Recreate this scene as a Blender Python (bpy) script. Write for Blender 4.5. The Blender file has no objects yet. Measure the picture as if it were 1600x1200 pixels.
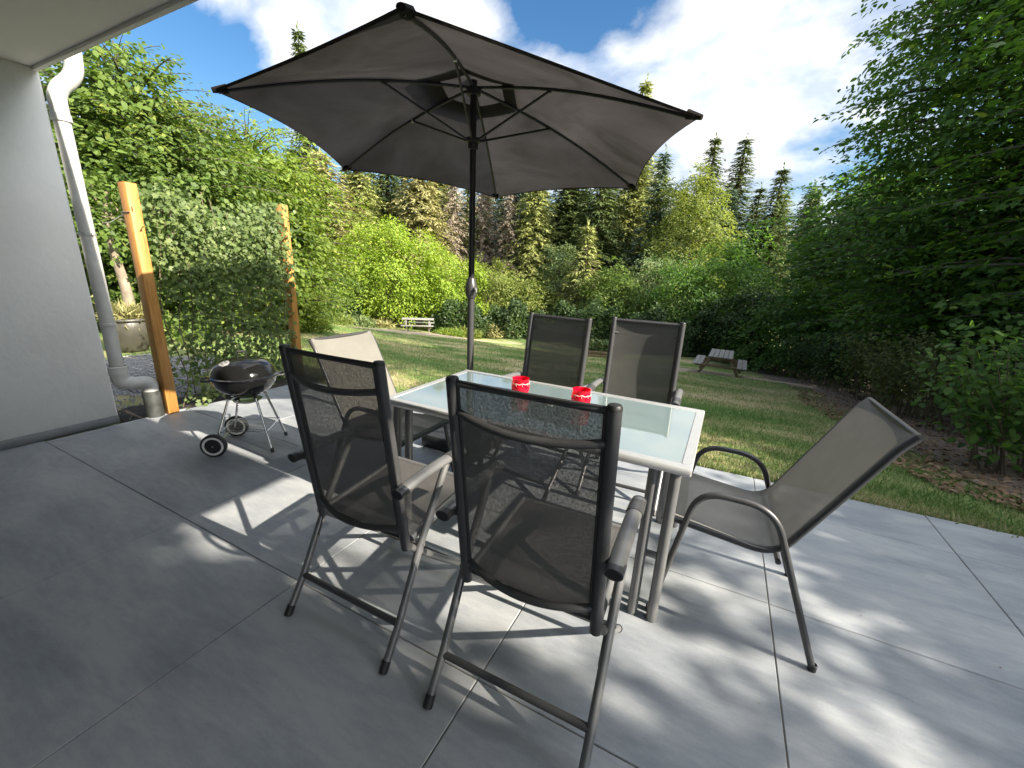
import bpy, math, random
import numpy as np
from mathutils import Vector, Matrix, Quaternion

R = math.radians
PI = math.pi
scene = bpy.context.scene
COL = scene.collection

# ------------------------------------------------------------------ camera
cam_data = bpy.data.cameras.new("camera")
cam = bpy.data.objects.new("camera", cam_data)
COL.objects.link(cam)
cam_data.sensor_width = 36.0
cam_data.lens = 639.8 / 1600 * 36.0
cam_data.clip_start = 0.02
cam_data.clip_end = 2000
_yaw, _pit, _roll = -0.464735, 0.272157, 0.041726
_f = Vector((math.cos(_pit) * math.sin(_yaw), math.cos(_pit) * math.cos(_yaw), -math.sin(_pit)))
_r0 = Vector((math.cos(_yaw), -math.sin(_yaw), 0))
_u0 = _r0.cross(_f)
_r = _r0 * math.cos(_roll) + _u0 * math.sin(_roll)
_u = -_r0 * math.sin(_roll) + _u0 * math.cos(_roll)
cam.matrix_world = Matrix(((_r.x, _u.x, -_f.x, 0), (_r.y, _u.y, -_f.y, 0), (_r.z, _u.z, -_f.z, 1.40), (0, 0, 0, 1)))
scene.camera = cam

# ------------------------------------------------------------------ light
SUN_EL, SUN_AZ = 31.0, -2.0        # azimuth measured from +X towards +Y
sun_dir = Vector((math.cos(R(SUN_EL)) * math.cos(R(SUN_AZ)), math.cos(R(SUN_EL)) * math.sin(R(SUN_AZ)), math.sin(R(SUN_EL))))
sd = bpy.data.lights.new("sun", 'SUN')
sd.energy = 4.3
sd.angle = R(0.55)
sd.color = (1.0, 0.91, 0.77)
sun = bpy.data.objects.new("sun", sd)
COL.objects.link(sun)
sun.rotation_euler = sun_dir.to_track_quat('Z', 'Y').to_euler()

SKY_MASSES = [(tuple(sun_dir), 62, 0.22), ((0.2, 0.3, 0.93), 40, 0.12),  # unseen cloud banks near the sun and overhead, added for fill light
              ((-0.145, 0.919, 0.366), 19, 0.2),
              ((-0.738, 0.542, 0.403), 12, 0.3),
              ((-0.534, 0.741, 0.408), 9, 0.1),
              ((-0.844, 0.454, 0.286), 10, -0.32),
              ((-0.256, 0.837, 0.483), 11, -0.24),
              ((-0.832, 0.385, 0.4), 16, -0.05),
              ((-0.006, 0.957, 0.29), 9, 0.06)]
world = bpy.data.worlds.new("World")
scene.world = world
world.use_nodes = True
wn = world.node_tree.nodes
wl = world.node_tree.links
wn.clear()
w_out = wn.new('ShaderNodeOutputWorld')
w_bg = wn.new('ShaderNodeBackground')
w_bg.inputs['Strength'].default_value = 0.15
w_sky = wn.new('ShaderNodeTexSky')
w_sky.sky_type = 'NISHITA'
w_sky.sun_disc = False
w_sky.sun_elevation = R(SUN_EL)
w_sky.sun_rotation = R(90 - SUN_AZ)
w_sky.air_density = 1.0
w_sky.dust_density = 0.6
w_sky.ozone_density = 1.6
tc = wn.new('ShaderNodeTexCoord')
sep = wn.new('ShaderNodeSeparateXYZ')
wl.new(tc.outputs['Generated'], sep.inputs[0])
addz = wn.new('ShaderNodeMath'); addz.operation = 'ADD'; addz.inputs[1].default_value = 0.42
wl.new(sep.outputs['Z'], addz.inputs[0])
mxz = wn.new('ShaderNodeMath'); mxz.operation = 'MAXIMUM'; mxz.inputs[1].default_value = 0.05
wl.new(addz.outputs[0], mxz.inputs[0])
dx = wn.new('ShaderNodeMath'); dx.operation = 'DIVIDE'
dy = wn.new('ShaderNodeMath'); dy.operation = 'DIVIDE'
wl.new(sep.outputs['X'], dx.inputs[0]); wl.new(mxz.outputs[0], dx.inputs[1])
wl.new(sep.outputs['Y'], dy.inputs[0]); wl.new(mxz.outputs[0], dy.inputs[1])
cmb = wn.new('ShaderNodeCombineXYZ')
wl.new(dx.outputs[0], cmb.inputs[0]); wl.new(dy.outputs[0], cmb.inputs[1])
mp = wn.new('ShaderNodeMapping')
mp.inputs['Location'].default_value = (5.03, -17.38, 0)
mp.inputs['Rotation'].default_value = (0, 0, R(25))
mp.inputs['Scale'].default_value = (2.6, 3.0, 1)
wl.new(cmb.outputs[0], mp.inputs[0])
n1 = wn.new('ShaderNodeTexNoise')
n1.inputs['Scale'].default_value = 1.0
n1.inputs['Detail'].default_value = 9
n1.inputs['Roughness'].default_value = 0.55
n1.inputs['Distortion'].default_value = 0.25
wl.new(mp.outputs[0], n1.inputs['Vector'])
cr = wn.new('ShaderNodeValToRGB')
cr.color_ramp.elements[0].position = 0.45
cr.color_ramp.elements[0].color = (0, 0, 0, 1)
cr.color_ramp.elements[1].position = 0.64
cr.color_ramp.elements[1].color = (1, 1, 1, 1)
# larger masses: where banks of cloud and open blue lie in the sky
def sky_bias(prev, d, rad, w):
    dp = wn.new('ShaderNodeVectorMath'); dp.operation = 'DOT_PRODUCT'
    nrm_ = wn.new('ShaderNodeVectorMath'); nrm_.operation = 'NORMALIZE'
    wl.new(tc.outputs['Generated'], nrm_.inputs[0])
    wl.new(nrm_.outputs['Vector'], dp.inputs[0])
    dp.inputs[1].default_value = Vector(d).normalized()
    mr = wn.new('ShaderNodeMapRange'); mr.interpolation_type = 'SMOOTHSTEP'
    mr.inputs['From Min'].default_value = math.cos(R(rad)); mr.inputs['From Max'].default_value = 1.0
    mr.inputs['To Min'].default_value = 0.0; mr.inputs['To Max'].default_value = w
    wl.new(dp.outputs['Value'], mr.inputs['Value'])
    ad = wn.new('ShaderNodeMath'); ad.operation = 'ADD'
    wl.new(prev, ad.inputs[0]); wl.new(mr.outputs[0], ad.inputs[1])
    return ad.outputs[0]
fac = n1.outputs['Fac']
for d, rad, wgt in SKY_MASSES:
    fac = sky_bias(fac, d, rad, wgt)
wl.new(fac, cr.inputs[0])
n2 = wn.new('ShaderNodeTexNoise')
n2.inputs['Scale'].default_value = 2.6
n2.inputs['Detail'].default_value = 6
wl.new(mp.outputs[0], n2.inputs['Vector'])
ccol = wn.new('ShaderNodeValToRGB')
ccol.color_ramp.elements[0].position = 0.35
ccol.color_ramp.elements[0].color = (1.6, 1.85, 2.3, 1)
ccol.color_ramp.elements[1].position = 0.58
ccol.color_ramp.elements[1].color = (2.7, 2.7, 2.7, 1)
wl.new(n2.outputs['Fac'], ccol.inputs[0])
hs = wn.new('ShaderNodeHueSaturation')
hs.inputs['Saturation'].default_value = 1.3
hs.inputs['Value'].default_value = 0.39
wl.new(w_sky.outputs[0], hs.inputs['Color'])
wmix = wn.new('ShaderNodeMix'); wmix.data_type = 'RGBA'
wl.new(cr.outputs[0], wmix.inputs[0])
wl.new(hs.outputs[0], wmix.inputs[6])
# clouds brightened towards the sun, out of view, as added fill light
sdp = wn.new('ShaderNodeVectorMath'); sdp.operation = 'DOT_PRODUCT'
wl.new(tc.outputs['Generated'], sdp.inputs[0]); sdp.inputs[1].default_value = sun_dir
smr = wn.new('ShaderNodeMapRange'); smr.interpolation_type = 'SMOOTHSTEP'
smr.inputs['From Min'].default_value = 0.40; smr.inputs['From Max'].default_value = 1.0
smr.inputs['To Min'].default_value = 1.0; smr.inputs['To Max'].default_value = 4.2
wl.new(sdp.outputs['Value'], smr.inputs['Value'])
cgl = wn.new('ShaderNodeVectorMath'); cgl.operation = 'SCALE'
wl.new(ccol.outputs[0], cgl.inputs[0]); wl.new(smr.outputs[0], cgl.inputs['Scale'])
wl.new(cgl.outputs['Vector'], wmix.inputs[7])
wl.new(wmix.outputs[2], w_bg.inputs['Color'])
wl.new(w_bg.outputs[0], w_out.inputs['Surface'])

vs = scene.view_settings
vs.view_transform = 'Standard'
vs.look = 'None'
vs.gamma = 1.0
vs.exposure = 1.7
cy = scene.cycles
cy.max_bounces = 8
cy.diffuse_bounces = 4
cy.glossy_bounces = 4
cy.transmission_bounces = 6
cy.transparent_max_bounces = 12
cy.caustics_reflective = False
cy.caustics_refractive = False
cy.sample_clamp_indirect = 6
try:
    cy.use_denoising = True
except Exception:
    pass

# ------------------------------------------------------------------ materials
def mat_new(name):
    m = bpy.data.materials.new(name)
    m.use_nodes = True
    nt = m.node_tree
    for n in list(nt.nodes):
        nt.nodes.remove(n)
    out = nt.nodes.new('ShaderNodeOutputMaterial')
    return m, nt, out

def node(nt, kind, **kw):
    n = nt.nodes.new(kind)
    for k, v in kw.items():
        if k in n.inputs:
            n.inputs[k].default_value = v
        else:
            setattr(n, k, v)
    return n

def ramp(nt, src, stops):
    c = nt.nodes.new('ShaderNodeValToRGB')
    els = c.color_ramp.elements
    while len(els) < len(stops):
        els.new(0.5)
    for e, (p, col) in zip(els, stops):
        e.position = p
        e.color = (*col, 1) if len(col) == 3 else col
    nt.links.new(src, c.inputs[0])
    return c

def obj_noise(nt, scale, detail=4, rough=0.55, stretch=None, coord='Object', distortion=0.0):
    t = nt.nodes.new('ShaderNodeTexCoord')
    src = t.outputs[coord]
    if stretch:
        m = nt.nodes.new('ShaderNodeMapping')
        m.inputs['Scale'].default_value = stretch[:3]
        if len(stretch) > 3:
            m.inputs['Rotation'].default_value = (0, 0, stretch[3])
        nt.links.new(src, m.inputs[0])
        src = m.outputs[0]
    n = nt.nodes.new('ShaderNodeTexNoise')
    n.inputs['Scale'].default_value = scale
    n.inputs['Detail'].default_value = detail
    n.inputs['Roughness'].default_value = rough
    n.inputs['Distortion'].default_value = distortion
    nt.links.new(src, n.inputs['Vector'])
    return n

def simple(name, col, rough=0.5, metal=0.0, var=0.12, nscale=8.0, bump=0.0, bscale=60.0, spec=None, coat=0.0):
    m, nt, out = mat_new(name)
    p = node(nt, 'ShaderNodeBsdfPrincipled', Roughness=rough, Metallic=metal)
    if spec is not None:
        p.inputs['Specular IOR Level'].default_value = spec
    if coat:
        p.inputs['Coat Weight'].default_value = coat
    n = obj_noise(nt, nscale)
    lo = tuple(c * (1 - var) for c in col); hi = tuple(min(1, c * (1 + var)) for c in col)
    c = ramp(nt, n.outputs['Fac'], [(0.3, lo), (0.7, hi)])
    nt.links.new(c.outputs[0], p.inputs['Base Color'])
    if bump:
        nb = obj_noise(nt, bscale, 5)
        b = node(nt, 'ShaderNodeBump', Strength=bump, Distance=0.01)
        nt.links.new(nb.outputs['Fac'], b.inputs['Height'])
        nt.links.new(b.outputs[0], p.inputs['Normal'])
    nt.links.new(p.outputs[0], out.inputs['Surface'])
    return m

def leaf_mat(name, dark, light, accent=None, trans=0.35, rough=0.5, clump=0.9):
    m, nt, out = mat_new(name)
    g = nt.nodes.new('ShaderNodeNewGeometry')
    n = obj_noise(nt, clump, 3, 0.6)
    mixv = node(nt, 'ShaderNodeMath', operation='MULTIPLY_ADD')
    mixv.inputs[1].default_value = 0.55
    nt.links.new(g.outputs['Random Per Island'], mixv.inputs[0])
    sc = node(nt, 'ShaderNodeMath', operation='MULTIPLY')
    sc.inputs[1].default_value = 0.5
    nt.links.new(n.outputs['Fac'], sc.inputs[0])
    nt.links.new(sc.outputs[0], mixv.inputs[2])
    stops = [(0.12, dark), (0.75, light)]
    if accent:
        stops.append((0.93, accent))
    c = ramp(nt, mixv.outputs[0], stops)
    p = node(nt, 'ShaderNodeBsdfPrincipled', Roughness=rough)
    p.inputs['Specular IOR Level'].default_value = 0.22
    nt.links.new(c.outputs[0], p.inputs['Base Color'])
    t = nt.nodes.new('ShaderNodeBsdfTranslucent')
    h = node(nt, 'ShaderNodeHueSaturation', Saturation=1.15, Value=1.3)
    nt.links.new(c.outputs[0], h.inputs['Color'])
    nt.links.new(h.outputs[0], t.inputs['Color'])
    ms = node(nt, 'ShaderNodeMixShader')
    ms.inputs[0].default_value = trans
    nt.links.new(p.outputs[0], ms.inputs[1]); nt.links.new(t.outputs[0], ms.inputs[2])
    nt.links.new(ms.outputs[0], out.inputs['Surface'])
    return m

M = {}
M['plaster'] = simple('white_plaster', (0.76, 0.755, 0.725), 0.9, var=0.07, nscale=1.8, bump=0.4, bscale=22)
M['soffit'] = simple('soffit_paint', (0.76, 0.74, 0.70), 0.9, var=0.05, nscale=1.2, bump=0.12, bscale=30)
M['plinth'] = simple('plinth_tile', (0.17, 0.175, 0.18), 0.6)
M['pipe_white'] = simple('white_pvc', (0.50, 0.50, 0.475), 0.5, var=0.2, nscale=5)
M['pipe_black'] = simple('black_drain', (0.034, 0.037, 0.034), 0.6, var=0.6, nscale=14)
M['grout'] = simple('sandy_grout', (0.16, 0.14, 0.105), 0.95, var=0.6, nscale=3)
M['gunmetal'] = simple('anthracite_metal', (0.075, 0.075, 0.077), 0.36, 0.35, var=0.06, nscale=20)
M['gunmetal_light'] = simple('grey_metal', (0.19, 0.19, 0.188), 0.36, 0.4, var=0.06, nscale=20)
M['black_plastic'] = simple('black_plastic', (0.018, 0.018, 0.019), 0.5)
M['black_metal'] = simple('black_metal', (0.02, 0.02, 0.022), 0.4, 0.2)
M['alu'] = simple('silver_aluminium', (0.52, 0.52, 0.51), 0.36, 0.55, var=0.04, nscale=25)
M['chrome'] = simple('chrome', (0.72, 0.72, 0.72), 0.16, 1.0, var=0.04)
M['enamel'] = simple('black_enamel', (0.009, 0.009, 0.009), 0.08, 0.0, spec=0.4, coat=0.25)
M['white_rubber'] = simple('white_wheel_ring', (0.75, 0.75, 0.73), 0.5)
M['terracotta_dark'] = simple('glazed_pot', (0.065, 0.06, 0.045), 0.4, var=0.3, nscale=6)
M['soil'] = simple('dark_soil', (0.03, 0.022, 0.016), 0.95, var=0.5, nscale=25, bump=0.8, bscale=40)
M['bark'] = simple('bark', (0.085, 0.068, 0.05), 0.9, var=0.4, nscale=9, bump=0.7, bscale=25)
M['bark_pale'] = simple('pale_bark', (0.24, 0.19, 0.14), 0.9, var=0.35, nscale=9, bump=0.5, bscale=25)
M['twig'] = simple('twig', (0.13, 0.10, 0.065), 0.9, var=0.4, nscale=9)
M['old_wood'] = simple('weathered_wood', (0.25, 0.235, 0.21), 0.85, var=0.3, nscale=12)
M['table_wood'] = simple('brown_wood', (0.23, 0.16, 0.085), 0.8, var=0.3, nscale=10)

def wood_post():
    m, nt, out = mat_new('orange_timber')
    n = obj_noise(nt, 6, 6, 0.6, (14, 14, 1.0), distortion=0.6)
    c = ramp(nt, n.outputs['Fac'], [(0.25, (0.27, 0.115, 0.025)), (0.5, (0.42, 0.20, 0.048)), (0.75, (0.52, 0.28, 0.085))])
    p = node(nt, 'ShaderNodeBsdfPrincipled', Roughness=0.55)
    nt.links.new(c.outputs[0], p.inputs['Base Color'])
    b = node(nt, 'ShaderNodeBump', Strength=0.3, Distance=0.004)
    nt.links.new(n.outputs['Fac'], b.inputs['Height']); nt.links.new(b.outputs[0], p.inputs['Normal'])
    nt.links.new(p.outputs[0], out.inputs['Surface'])
    return m
M['post'] = wood_post()

def tile_mat():
    m, nt, out = mat_new('porcelain_paving')
    g = nt.nodes.new('ShaderNodeNewGeometry')
    n = obj_noise(nt, 1.6, 7, 0.62, (0.8, 2.6, 1), distortion=0.35)
    n2 = obj_noise(nt, 14, 5, 0.6, (0.8, 3.0, 1))
    a = node(nt, 'ShaderNodeMath', operation='MULTIPLY_ADD'); a.inputs[1].default_value = 0.28
    nt.links.new(n2.outputs['Fac'], a.inputs[0]); nt.links.new(n.outputs['Fac'], a.inputs[2])
    n3 = obj_noise(nt, 120, 3, 0.7)
    n4 = obj_noise(nt, 0.9, 6, 0.7, distortion=1.2)
    a2 = node(nt, 'ShaderNodeMath', operation='MULTIPLY_ADD'); a2.inputs[1].default_value = 0.16
    nt.links.new(n3.outputs['Fac'], a2.inputs[0]); nt.links.new(a.outputs[0], a2.inputs[2])
    a3 = node(nt, 'ShaderNodeMath', operation='MULTIPLY_ADD'); a3.inputs[1].default_value = 0.30
    nt.links.new(n4.outputs['Fac'], a3.inputs[0]); nt.links.new(a2.outputs[0], a3.inputs[2])
    a4 = node(nt, 'ShaderNodeMath', operation='SUBTRACT'); a4.inputs[1].default_value = 0.23
    nt.links.new(a3.outputs[0], a4.inputs[0])
    a = a4
    b = node(nt, 'ShaderNodeMath', operation='MULTIPLY_ADD'); b.inputs[1].default_value = 0.12
    nt.links.new(g.outputs['Random Per Island'], b.inputs[0]); nt.links.new(a.outputs[0], b.inputs[2])
    c = ramp(nt, b.outputs[0], [(0.46, (0.195, 0.212, 0.235)), (0.66, (0.278, 0.295, 0.315)), (0.86, (0.375, 0.385, 0.39))])  # blue skylight tint put into the tile greys
    p = node(nt, 'ShaderNodeBsdfPrincipled')
    nt.links.new(c.outputs[0], p.inputs['Base Color'])
    rr = ramp(nt, n.outputs['Fac'], [(0.3, (0.42,) * 3), (0.7, (0.58,) * 3)])
    nt.links.new(rr.outputs[0], p.inputs['Roughness'])
    p.inputs['Specular IOR Level'].default_value = 0.45
    bp = node(nt, 'ShaderNodeBump', Strength=0.12, Distance=0.002)
    nt.links.new(n2.outputs['Fac'], bp.inputs['Height']); nt.links.new(bp.outputs[0], p.inputs['Normal'])
    nt.links.new(p.outputs[0], out.inputs['Surface'])
    return m
M['tile'] = tile_mat()

def sling_mat(name, col, transp):
    m, nt, out = mat_new(name)
    t = nt.nodes.new('ShaderNodeTexCoord')
    mpg = node(nt, 'ShaderNodeMapping'); mpg.inputs['Scale'].default_value = (230, 230, 170)
    nt.links.new(t.outputs['Object'], mpg.inputs[0])
    wv = node(nt, 'ShaderNodeTexNoise', Scale=1.0, Detail=2.0)
    nt.links.new(mpg.outputs[0], wv.inputs['Vector'])
    fac = node(nt, 'ShaderNodeMapRange'); fac.inputs['From Min'].default_value = 0.25; fac.inputs['From Max'].default_value = 0.75
    fac.inputs['To Min'].default_value = transp * 0.15; fac.inputs['To Max'].default_value = transp * 1.85
    nt.links.new(wv.outputs['Fac'], fac.inputs['Value'])
    n = obj_noise(nt, 5, 4)
    c = ramp(nt, n.outputs['Fac'], [(0.3, tuple(x * 0.88 for x in col)), (0.7, tuple(x * 1.1 for x in col))])
    d = node(nt, 'ShaderNodeBsdfPrincipled', Roughness=0.6)
    d.inputs['Specular IOR Level'].default_value = 0.12
    nt.links.new(c.outputs[0], d.inputs['Base Color'])
    tl = nt.nodes.new('ShaderNodeBsdfTranslucent'); nt.links.new(c.outputs[0], tl.inputs['Color'])
    m1 = node(nt, 'ShaderNodeMixShader'); m1.inputs[0].default_value = 0.12
    nt.links.new(d.outputs[0], m1.inputs[1]); nt.links.new(tl.outputs[0], m1.inputs[2])
    tr = nt.nodes.new('ShaderNodeBsdfTransparent')
    m2 = node(nt, 'ShaderNodeMixShader')
    nt.links.new(fac.outputs[0], m2.inputs[0])
    nt.links.new(m1.outputs[0], m2.inputs[1]); nt.links.new(tr.outputs[0], m2.inputs[2])
    nt.links.new(m2.outputs[0], out.inputs['Surface'])
    return m
M['sling'] = sling_mat('taupe_mesh_sling', (0.105, 0.101, 0.097), 0.11)
M['sling_fine'] = sling_mat('fine_taupe_sling', (0.215, 0.208, 0.19), 0.05)
M['sling_edge'] = simple('sling_hem', (0.03, 0.03, 0.03), 0.7)

def canvas_mat():
    m, nt, out = mat_new('taupe_canvas')
    n = obj_noise(nt, 3.5, 5, 0.6, distortion=0.5)
    c = ramp(nt, n.outputs['Fac'], [(0.25, (0.021, 0.018, 0.016)), (0.75, (0.031, 0.027, 0.024))])
    d = node(nt, 'ShaderNodeBsdfPrincipled', Roughness=0.75)
    d.inputs['Specular IOR Level'].default_value = 0.12
    nt.links.new(c.outputs[0], d.inputs['Base Color'])
    nb = obj_noise(nt, 7, 4, 0.6, (1, 1, 1), distortion=1.2)
    b = node(nt, 'ShaderNodeBump', Strength=0.3, Distance=0.03)
    nt.links.new(nb.outputs['Fac'], b.inputs['Height']); nt.links.new(b.outputs[0], d.inputs['Normal'])
    tl = node(nt, 'ShaderNodeBsdfTranslucent'); tl.inputs['Color'].default_value = (0.055, 0.050, 0.050, 1)
    m1 = node(nt, 'ShaderNodeMixShader'); m1.inputs[0].default_value = 0.37
    nv = obj_noise(nt, 1.3, 4, 0.6, distortion=0.8)
    cv = ramp(nt, nv.outputs['Fac'], [(0.32, (0.024, 0.022, 0.021)), (0.68, (0.066, 0.061, 0.060))])  # painted blotches of dapple and cloud shadow in the light through the cloth
    nt.links.new(cv.outputs[0], tl.inputs['Color'])
    nt.links.new(d.outputs[0], m1.inputs[1]); nt.links.new(tl.outputs[0], m1.inputs[2])
    nt.links.new(m1.outputs[0], out.inputs['Surface'])
    return m
M['canvas'] = canvas_mat()

def glass_top():
    m, nt, out = mat_new('frosted_glass')
    n = obj_noise(nt, 3, 4)
    c = ramp(nt, n.outputs['Fac'], [(0.3, (0.25, 0.325, 0.33)), (0.7, (0.29, 0.365, 0.37))])
    p = node(nt, 'ShaderNodeBsdfPrincipled', Roughness=0.04)
    p.inputs['Specular IOR Level'].default_value = 1.0
    p.inputs['Coat Weight'].default_value = 1.0
    p.inputs['Coat Roughness'].default_value = 0.015
    p.inputs['Coat IOR'].default_value = 1.9
    nt.links.new(c.outputs[0], p.inputs['Base Color'])
    tl = node(nt, 'ShaderNodeBsdfTranslucent'); tl.inputs['Color'].default_value = (0.5, 0.65, 0.62, 1)
    m1 = node(nt, 'ShaderNodeMixShader'); m1.inputs[0].default_value = 0.28
    nt.links.new(p.outputs[0], m1.inputs[1]); nt.links.new(tl.outputs[0], m1.inputs[2])
    nt.links.new(m1.outputs[0], out.inputs['Surface'])
    return m
M['glass_top'] = glass_top()

def red_glass():
    m, nt, out = mat_new('red_glass')
    n = obj_noise(nt, 20, 3)
    c = ramp(nt, n.outputs['Fac'], [(0.3, (0.62, 0.004, 0.03)), (0.7, (0.75, 0.012, 0.05))])
    p = node(nt, 'ShaderNodeBsdfPrincipled', Roughness=0.05)
    nt.links.new(c.outputs[0], p.inputs['Base Color'])
    p.inputs['Coat Weight'].default_value = 0.6
    tl = node(nt, 'ShaderNodeBsdfTranslucent'); tl.inputs['Color'].default_value = (0.95, 0.02, 0.07, 1)
    m1 = node(nt, 'ShaderNodeMixShader'); m1.inputs[0].default_value = 0.45
    nt.links.new(p.outputs[0], m1.inputs[1]); nt.links.new(tl.outputs[0], m1.inputs[2])
    nt.links.new(m1.outputs[0], out.inputs['Surface'])
    return m
M['red_glass'] = red_glass()
M['wax_line'] = simple('cream_pattern', (0.85, 0.72, 0.62), 0.4)

def ground_mat():
    m, nt, out = mat_new('dry_lawn_ground')
    n = obj_noise(nt, 0.55, 5, 0.6, (0.7, 1.5, 1), distortion=0.4)
    n2 = obj_noise(nt, 9, 5, 0.65)
    a = node(nt, 'ShaderNodeMath', operation='MULTIPLY_ADD'); a.inputs[1].default_value = 0.35
    nt.links.new(n2.outputs['Fac'], a.inputs[0]); nt.links.new(n.outputs['Fac'], a.inputs[2])
    c = ramp(nt, a.outputs[0], [(0.52, (0.125, 0.205, 0.06)), (0.65, (0.22, 0.27, 0.095)), (0.77, (0.44, 0.38, 0.20)), (0.89, (0.55, 0.45, 0.29))])
    p = node(nt, 'ShaderNodeBsdfPrincipled', Roughness=0.95)
    p.inputs['Specular IOR Level'].default_value = 0.1
    nt.links.new(c.outputs[0], p.inputs['Base Color'])
    b = node(nt, 'ShaderNodeBump', Strength=0.9, Distance=0.05)
    nb = obj_noise(nt, 28, 5, 0.7)
    nt.links.new(nb.outputs['Fac'], b.inputs['Height']); nt.links.new(b.outputs[0], p.inputs['Normal'])
    nt.links.new(p.outputs[0], out.inputs['Surface'])
    return m
M['ground'] = ground_mat()

def grass_mat():
    m, nt, out = mat_new('grass_blades')
    n = obj_noise(nt, 0.55, 5, 0.6, (0.7, 1.5, 1), distortion=0.4)
    g = nt.nodes.new('ShaderNodeNewGeometry')
    a = node(nt, 'ShaderNodeMath', operation='MULTIPLY_ADD'); a.inputs[1].default_value = 0.30
    nt.links.new(g.outputs['Random Per Island'], a.inputs[0]); nt.links.new(n.outputs['Fac'], a.inputs[2])
    c = ramp(nt, a.outputs[0], [(0.50, (0.125, 0.24, 0.055)), (0.65, (0.23, 0.31, 0.095)), (0.77, (0.46, 0.41, 0.21)), (0.89, (0.57, 0.48, 0.30))])
    p = node(nt, 'ShaderNodeBsdfPrincipled', Roughness=0.6)
    nt.links.new(c.outputs[0], p.inputs['Base Color'])
    t = nt.nodes.new('ShaderNodeBsdfTranslucent'); nt.links.new(c.outputs[0], t.inputs['Color'])
    ms = node(nt, 'ShaderNodeMixShader'); ms.inputs[0].default_value = 0.3
    nt.links.new(p.outputs[0], ms.inputs[1]); nt.links.new(t.outputs[0], ms.inputs[2])
    nt.links.new(ms.outputs[0], out.inputs['Surface'])
    return m
M['grass'] = grass_mat()
M['mulch'] = simple('leaf_mulch', (0.19, 0.14, 0.105), 0.95, var=0.5, nscale=22, bump=1.0, bscale=45)
M['bare_earth'] = simple('bare_earth', (0.33, 0.26, 0.19), 0.95, var=0.25, nscale=7, bump=0.6, bscale=35)
M['gravel'] = simple('grey_gravel', (0.17, 0.165, 0.16), 0.9, var=0.5, nscale=45, bump=1.0, bscale=60)
M['stone'] = simple('pebble', (0.26, 0.25, 0.24), 0.85, var=0.4, nscale=9)
M['litter'] = leaf_mat('dry_leaves', (0.09, 0.055, 0.03), (0.26, 0.17, 0.10), (0.38, 0.30, 0.21), 0.1, 0.8)

# foliage palettes
M['maple'] = leaf_mat('maple_leaf', (0.042, 0.095, 0.022), (0.13, 0.225, 0.045), (0.32, 0.35, 0.08), 0.5, 0.42, 0.5)
M['maple_b'] = leaf_mat('beech_leaf', (0.042, 0.098, 0.025), (0.13, 0.225, 0.05), (0.32, 0.36, 0.09), 0.5, 0.45, 0.5)
M['hornbeam'] = leaf_mat('hornbeam_leaf', (0.055, 0.105, 0.026), (0.16, 0.225, 0.05), (0.33, 0.32, 0.08), 0.4, 0.5, 0.6)
M['lime'] = leaf_mat('lime_green_leaf', (0.095, 0.16, 0.03), (0.23, 0.30, 0.055), (0.40, 0.39, 0.09), 0.42, 0.5, 0.6)
M['lime_bright'] = leaf_mat('bright_lime_leaf', (0.13, 0.22, 0.03), (0.31, 0.40, 0.055), (0.48, 0.48, 0.09), 0.42, 0.5, 0.6)
M['yellowgreen'] = leaf_mat('yellow_green_leaf', (0.10, 0.15, 0.035), (0.25, 0.28, 0.07), (0.40, 0.36, 0.10), 0.42, 0.5, 0.5)
M['greygreen'] = leaf_mat('grey_green_leaf', (0.09, 0.14, 0.055), (0.21, 0.26, 0.10), (0.33, 0.35, 0.17), 0.3, 0.5, 0.7)
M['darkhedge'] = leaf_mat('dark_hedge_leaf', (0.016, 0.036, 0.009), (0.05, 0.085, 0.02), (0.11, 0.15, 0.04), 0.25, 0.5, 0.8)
M['shrub'] = leaf_mat('shrub_leaf', (0.06, 0.08, 0.022), (0.15, 0.17, 0.05), (0.30, 0.25, 0.10), 0.35, 0.5, 0.9)
M['vine'] = leaf_mat('climber_leaf', (0.055, 0.10, 0.03), (0.19, 0.245, 0.085), (0.37, 0.38, 0.17), 0.38, 0.45, 1.5)
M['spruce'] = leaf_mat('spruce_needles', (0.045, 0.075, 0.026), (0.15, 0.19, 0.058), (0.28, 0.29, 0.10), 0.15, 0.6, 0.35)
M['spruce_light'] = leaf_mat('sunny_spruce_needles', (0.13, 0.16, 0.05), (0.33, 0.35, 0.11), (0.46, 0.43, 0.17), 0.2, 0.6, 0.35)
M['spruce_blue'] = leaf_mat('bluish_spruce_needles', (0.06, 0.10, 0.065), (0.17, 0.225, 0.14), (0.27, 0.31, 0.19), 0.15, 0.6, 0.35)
M['larch'] = leaf_mat('larch_needles', (0.19, 0.19, 0.07), (0.38, 0.35, 0.15), (0.5, 0.43, 0.22), 0.2, 0.6, 0.35)
M['deadneedle'] = leaf_mat('dead_brown_needles', (0.17, 0.135, 0.095), (0.33, 0.275, 0.205), (0.42, 0.36, 0.28), 0.15, 0.7, 0.35)

# ------------------------------------------------------------------ object helpers
def tag(o, label=None, cat=None, group=None, kind=None):
    if label: o['label'] = label
    if cat: o['category'] = cat
    if group: o['group'] = group
    if kind: o['kind'] = kind
    return o

def empty(name, loc=(0, 0, 0), rz=0.0, label=None, cat=None, group=None):
    o = bpy.data.objects.new(name, None)
    o.empty_display_size = 0.1
    COL.objects.link(o)
    o.location = loc
    o.rotation_euler = (0, 0, rz)
    return tag(o, label, cat, group)

def copy_tree(o, parent=None):
    c = o.copy(); COL.objects.link(c)
    if parent is not None:
        c.parent = parent
    for ch in list(o.children):
        copy_tree(ch, c)
    return c

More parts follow.
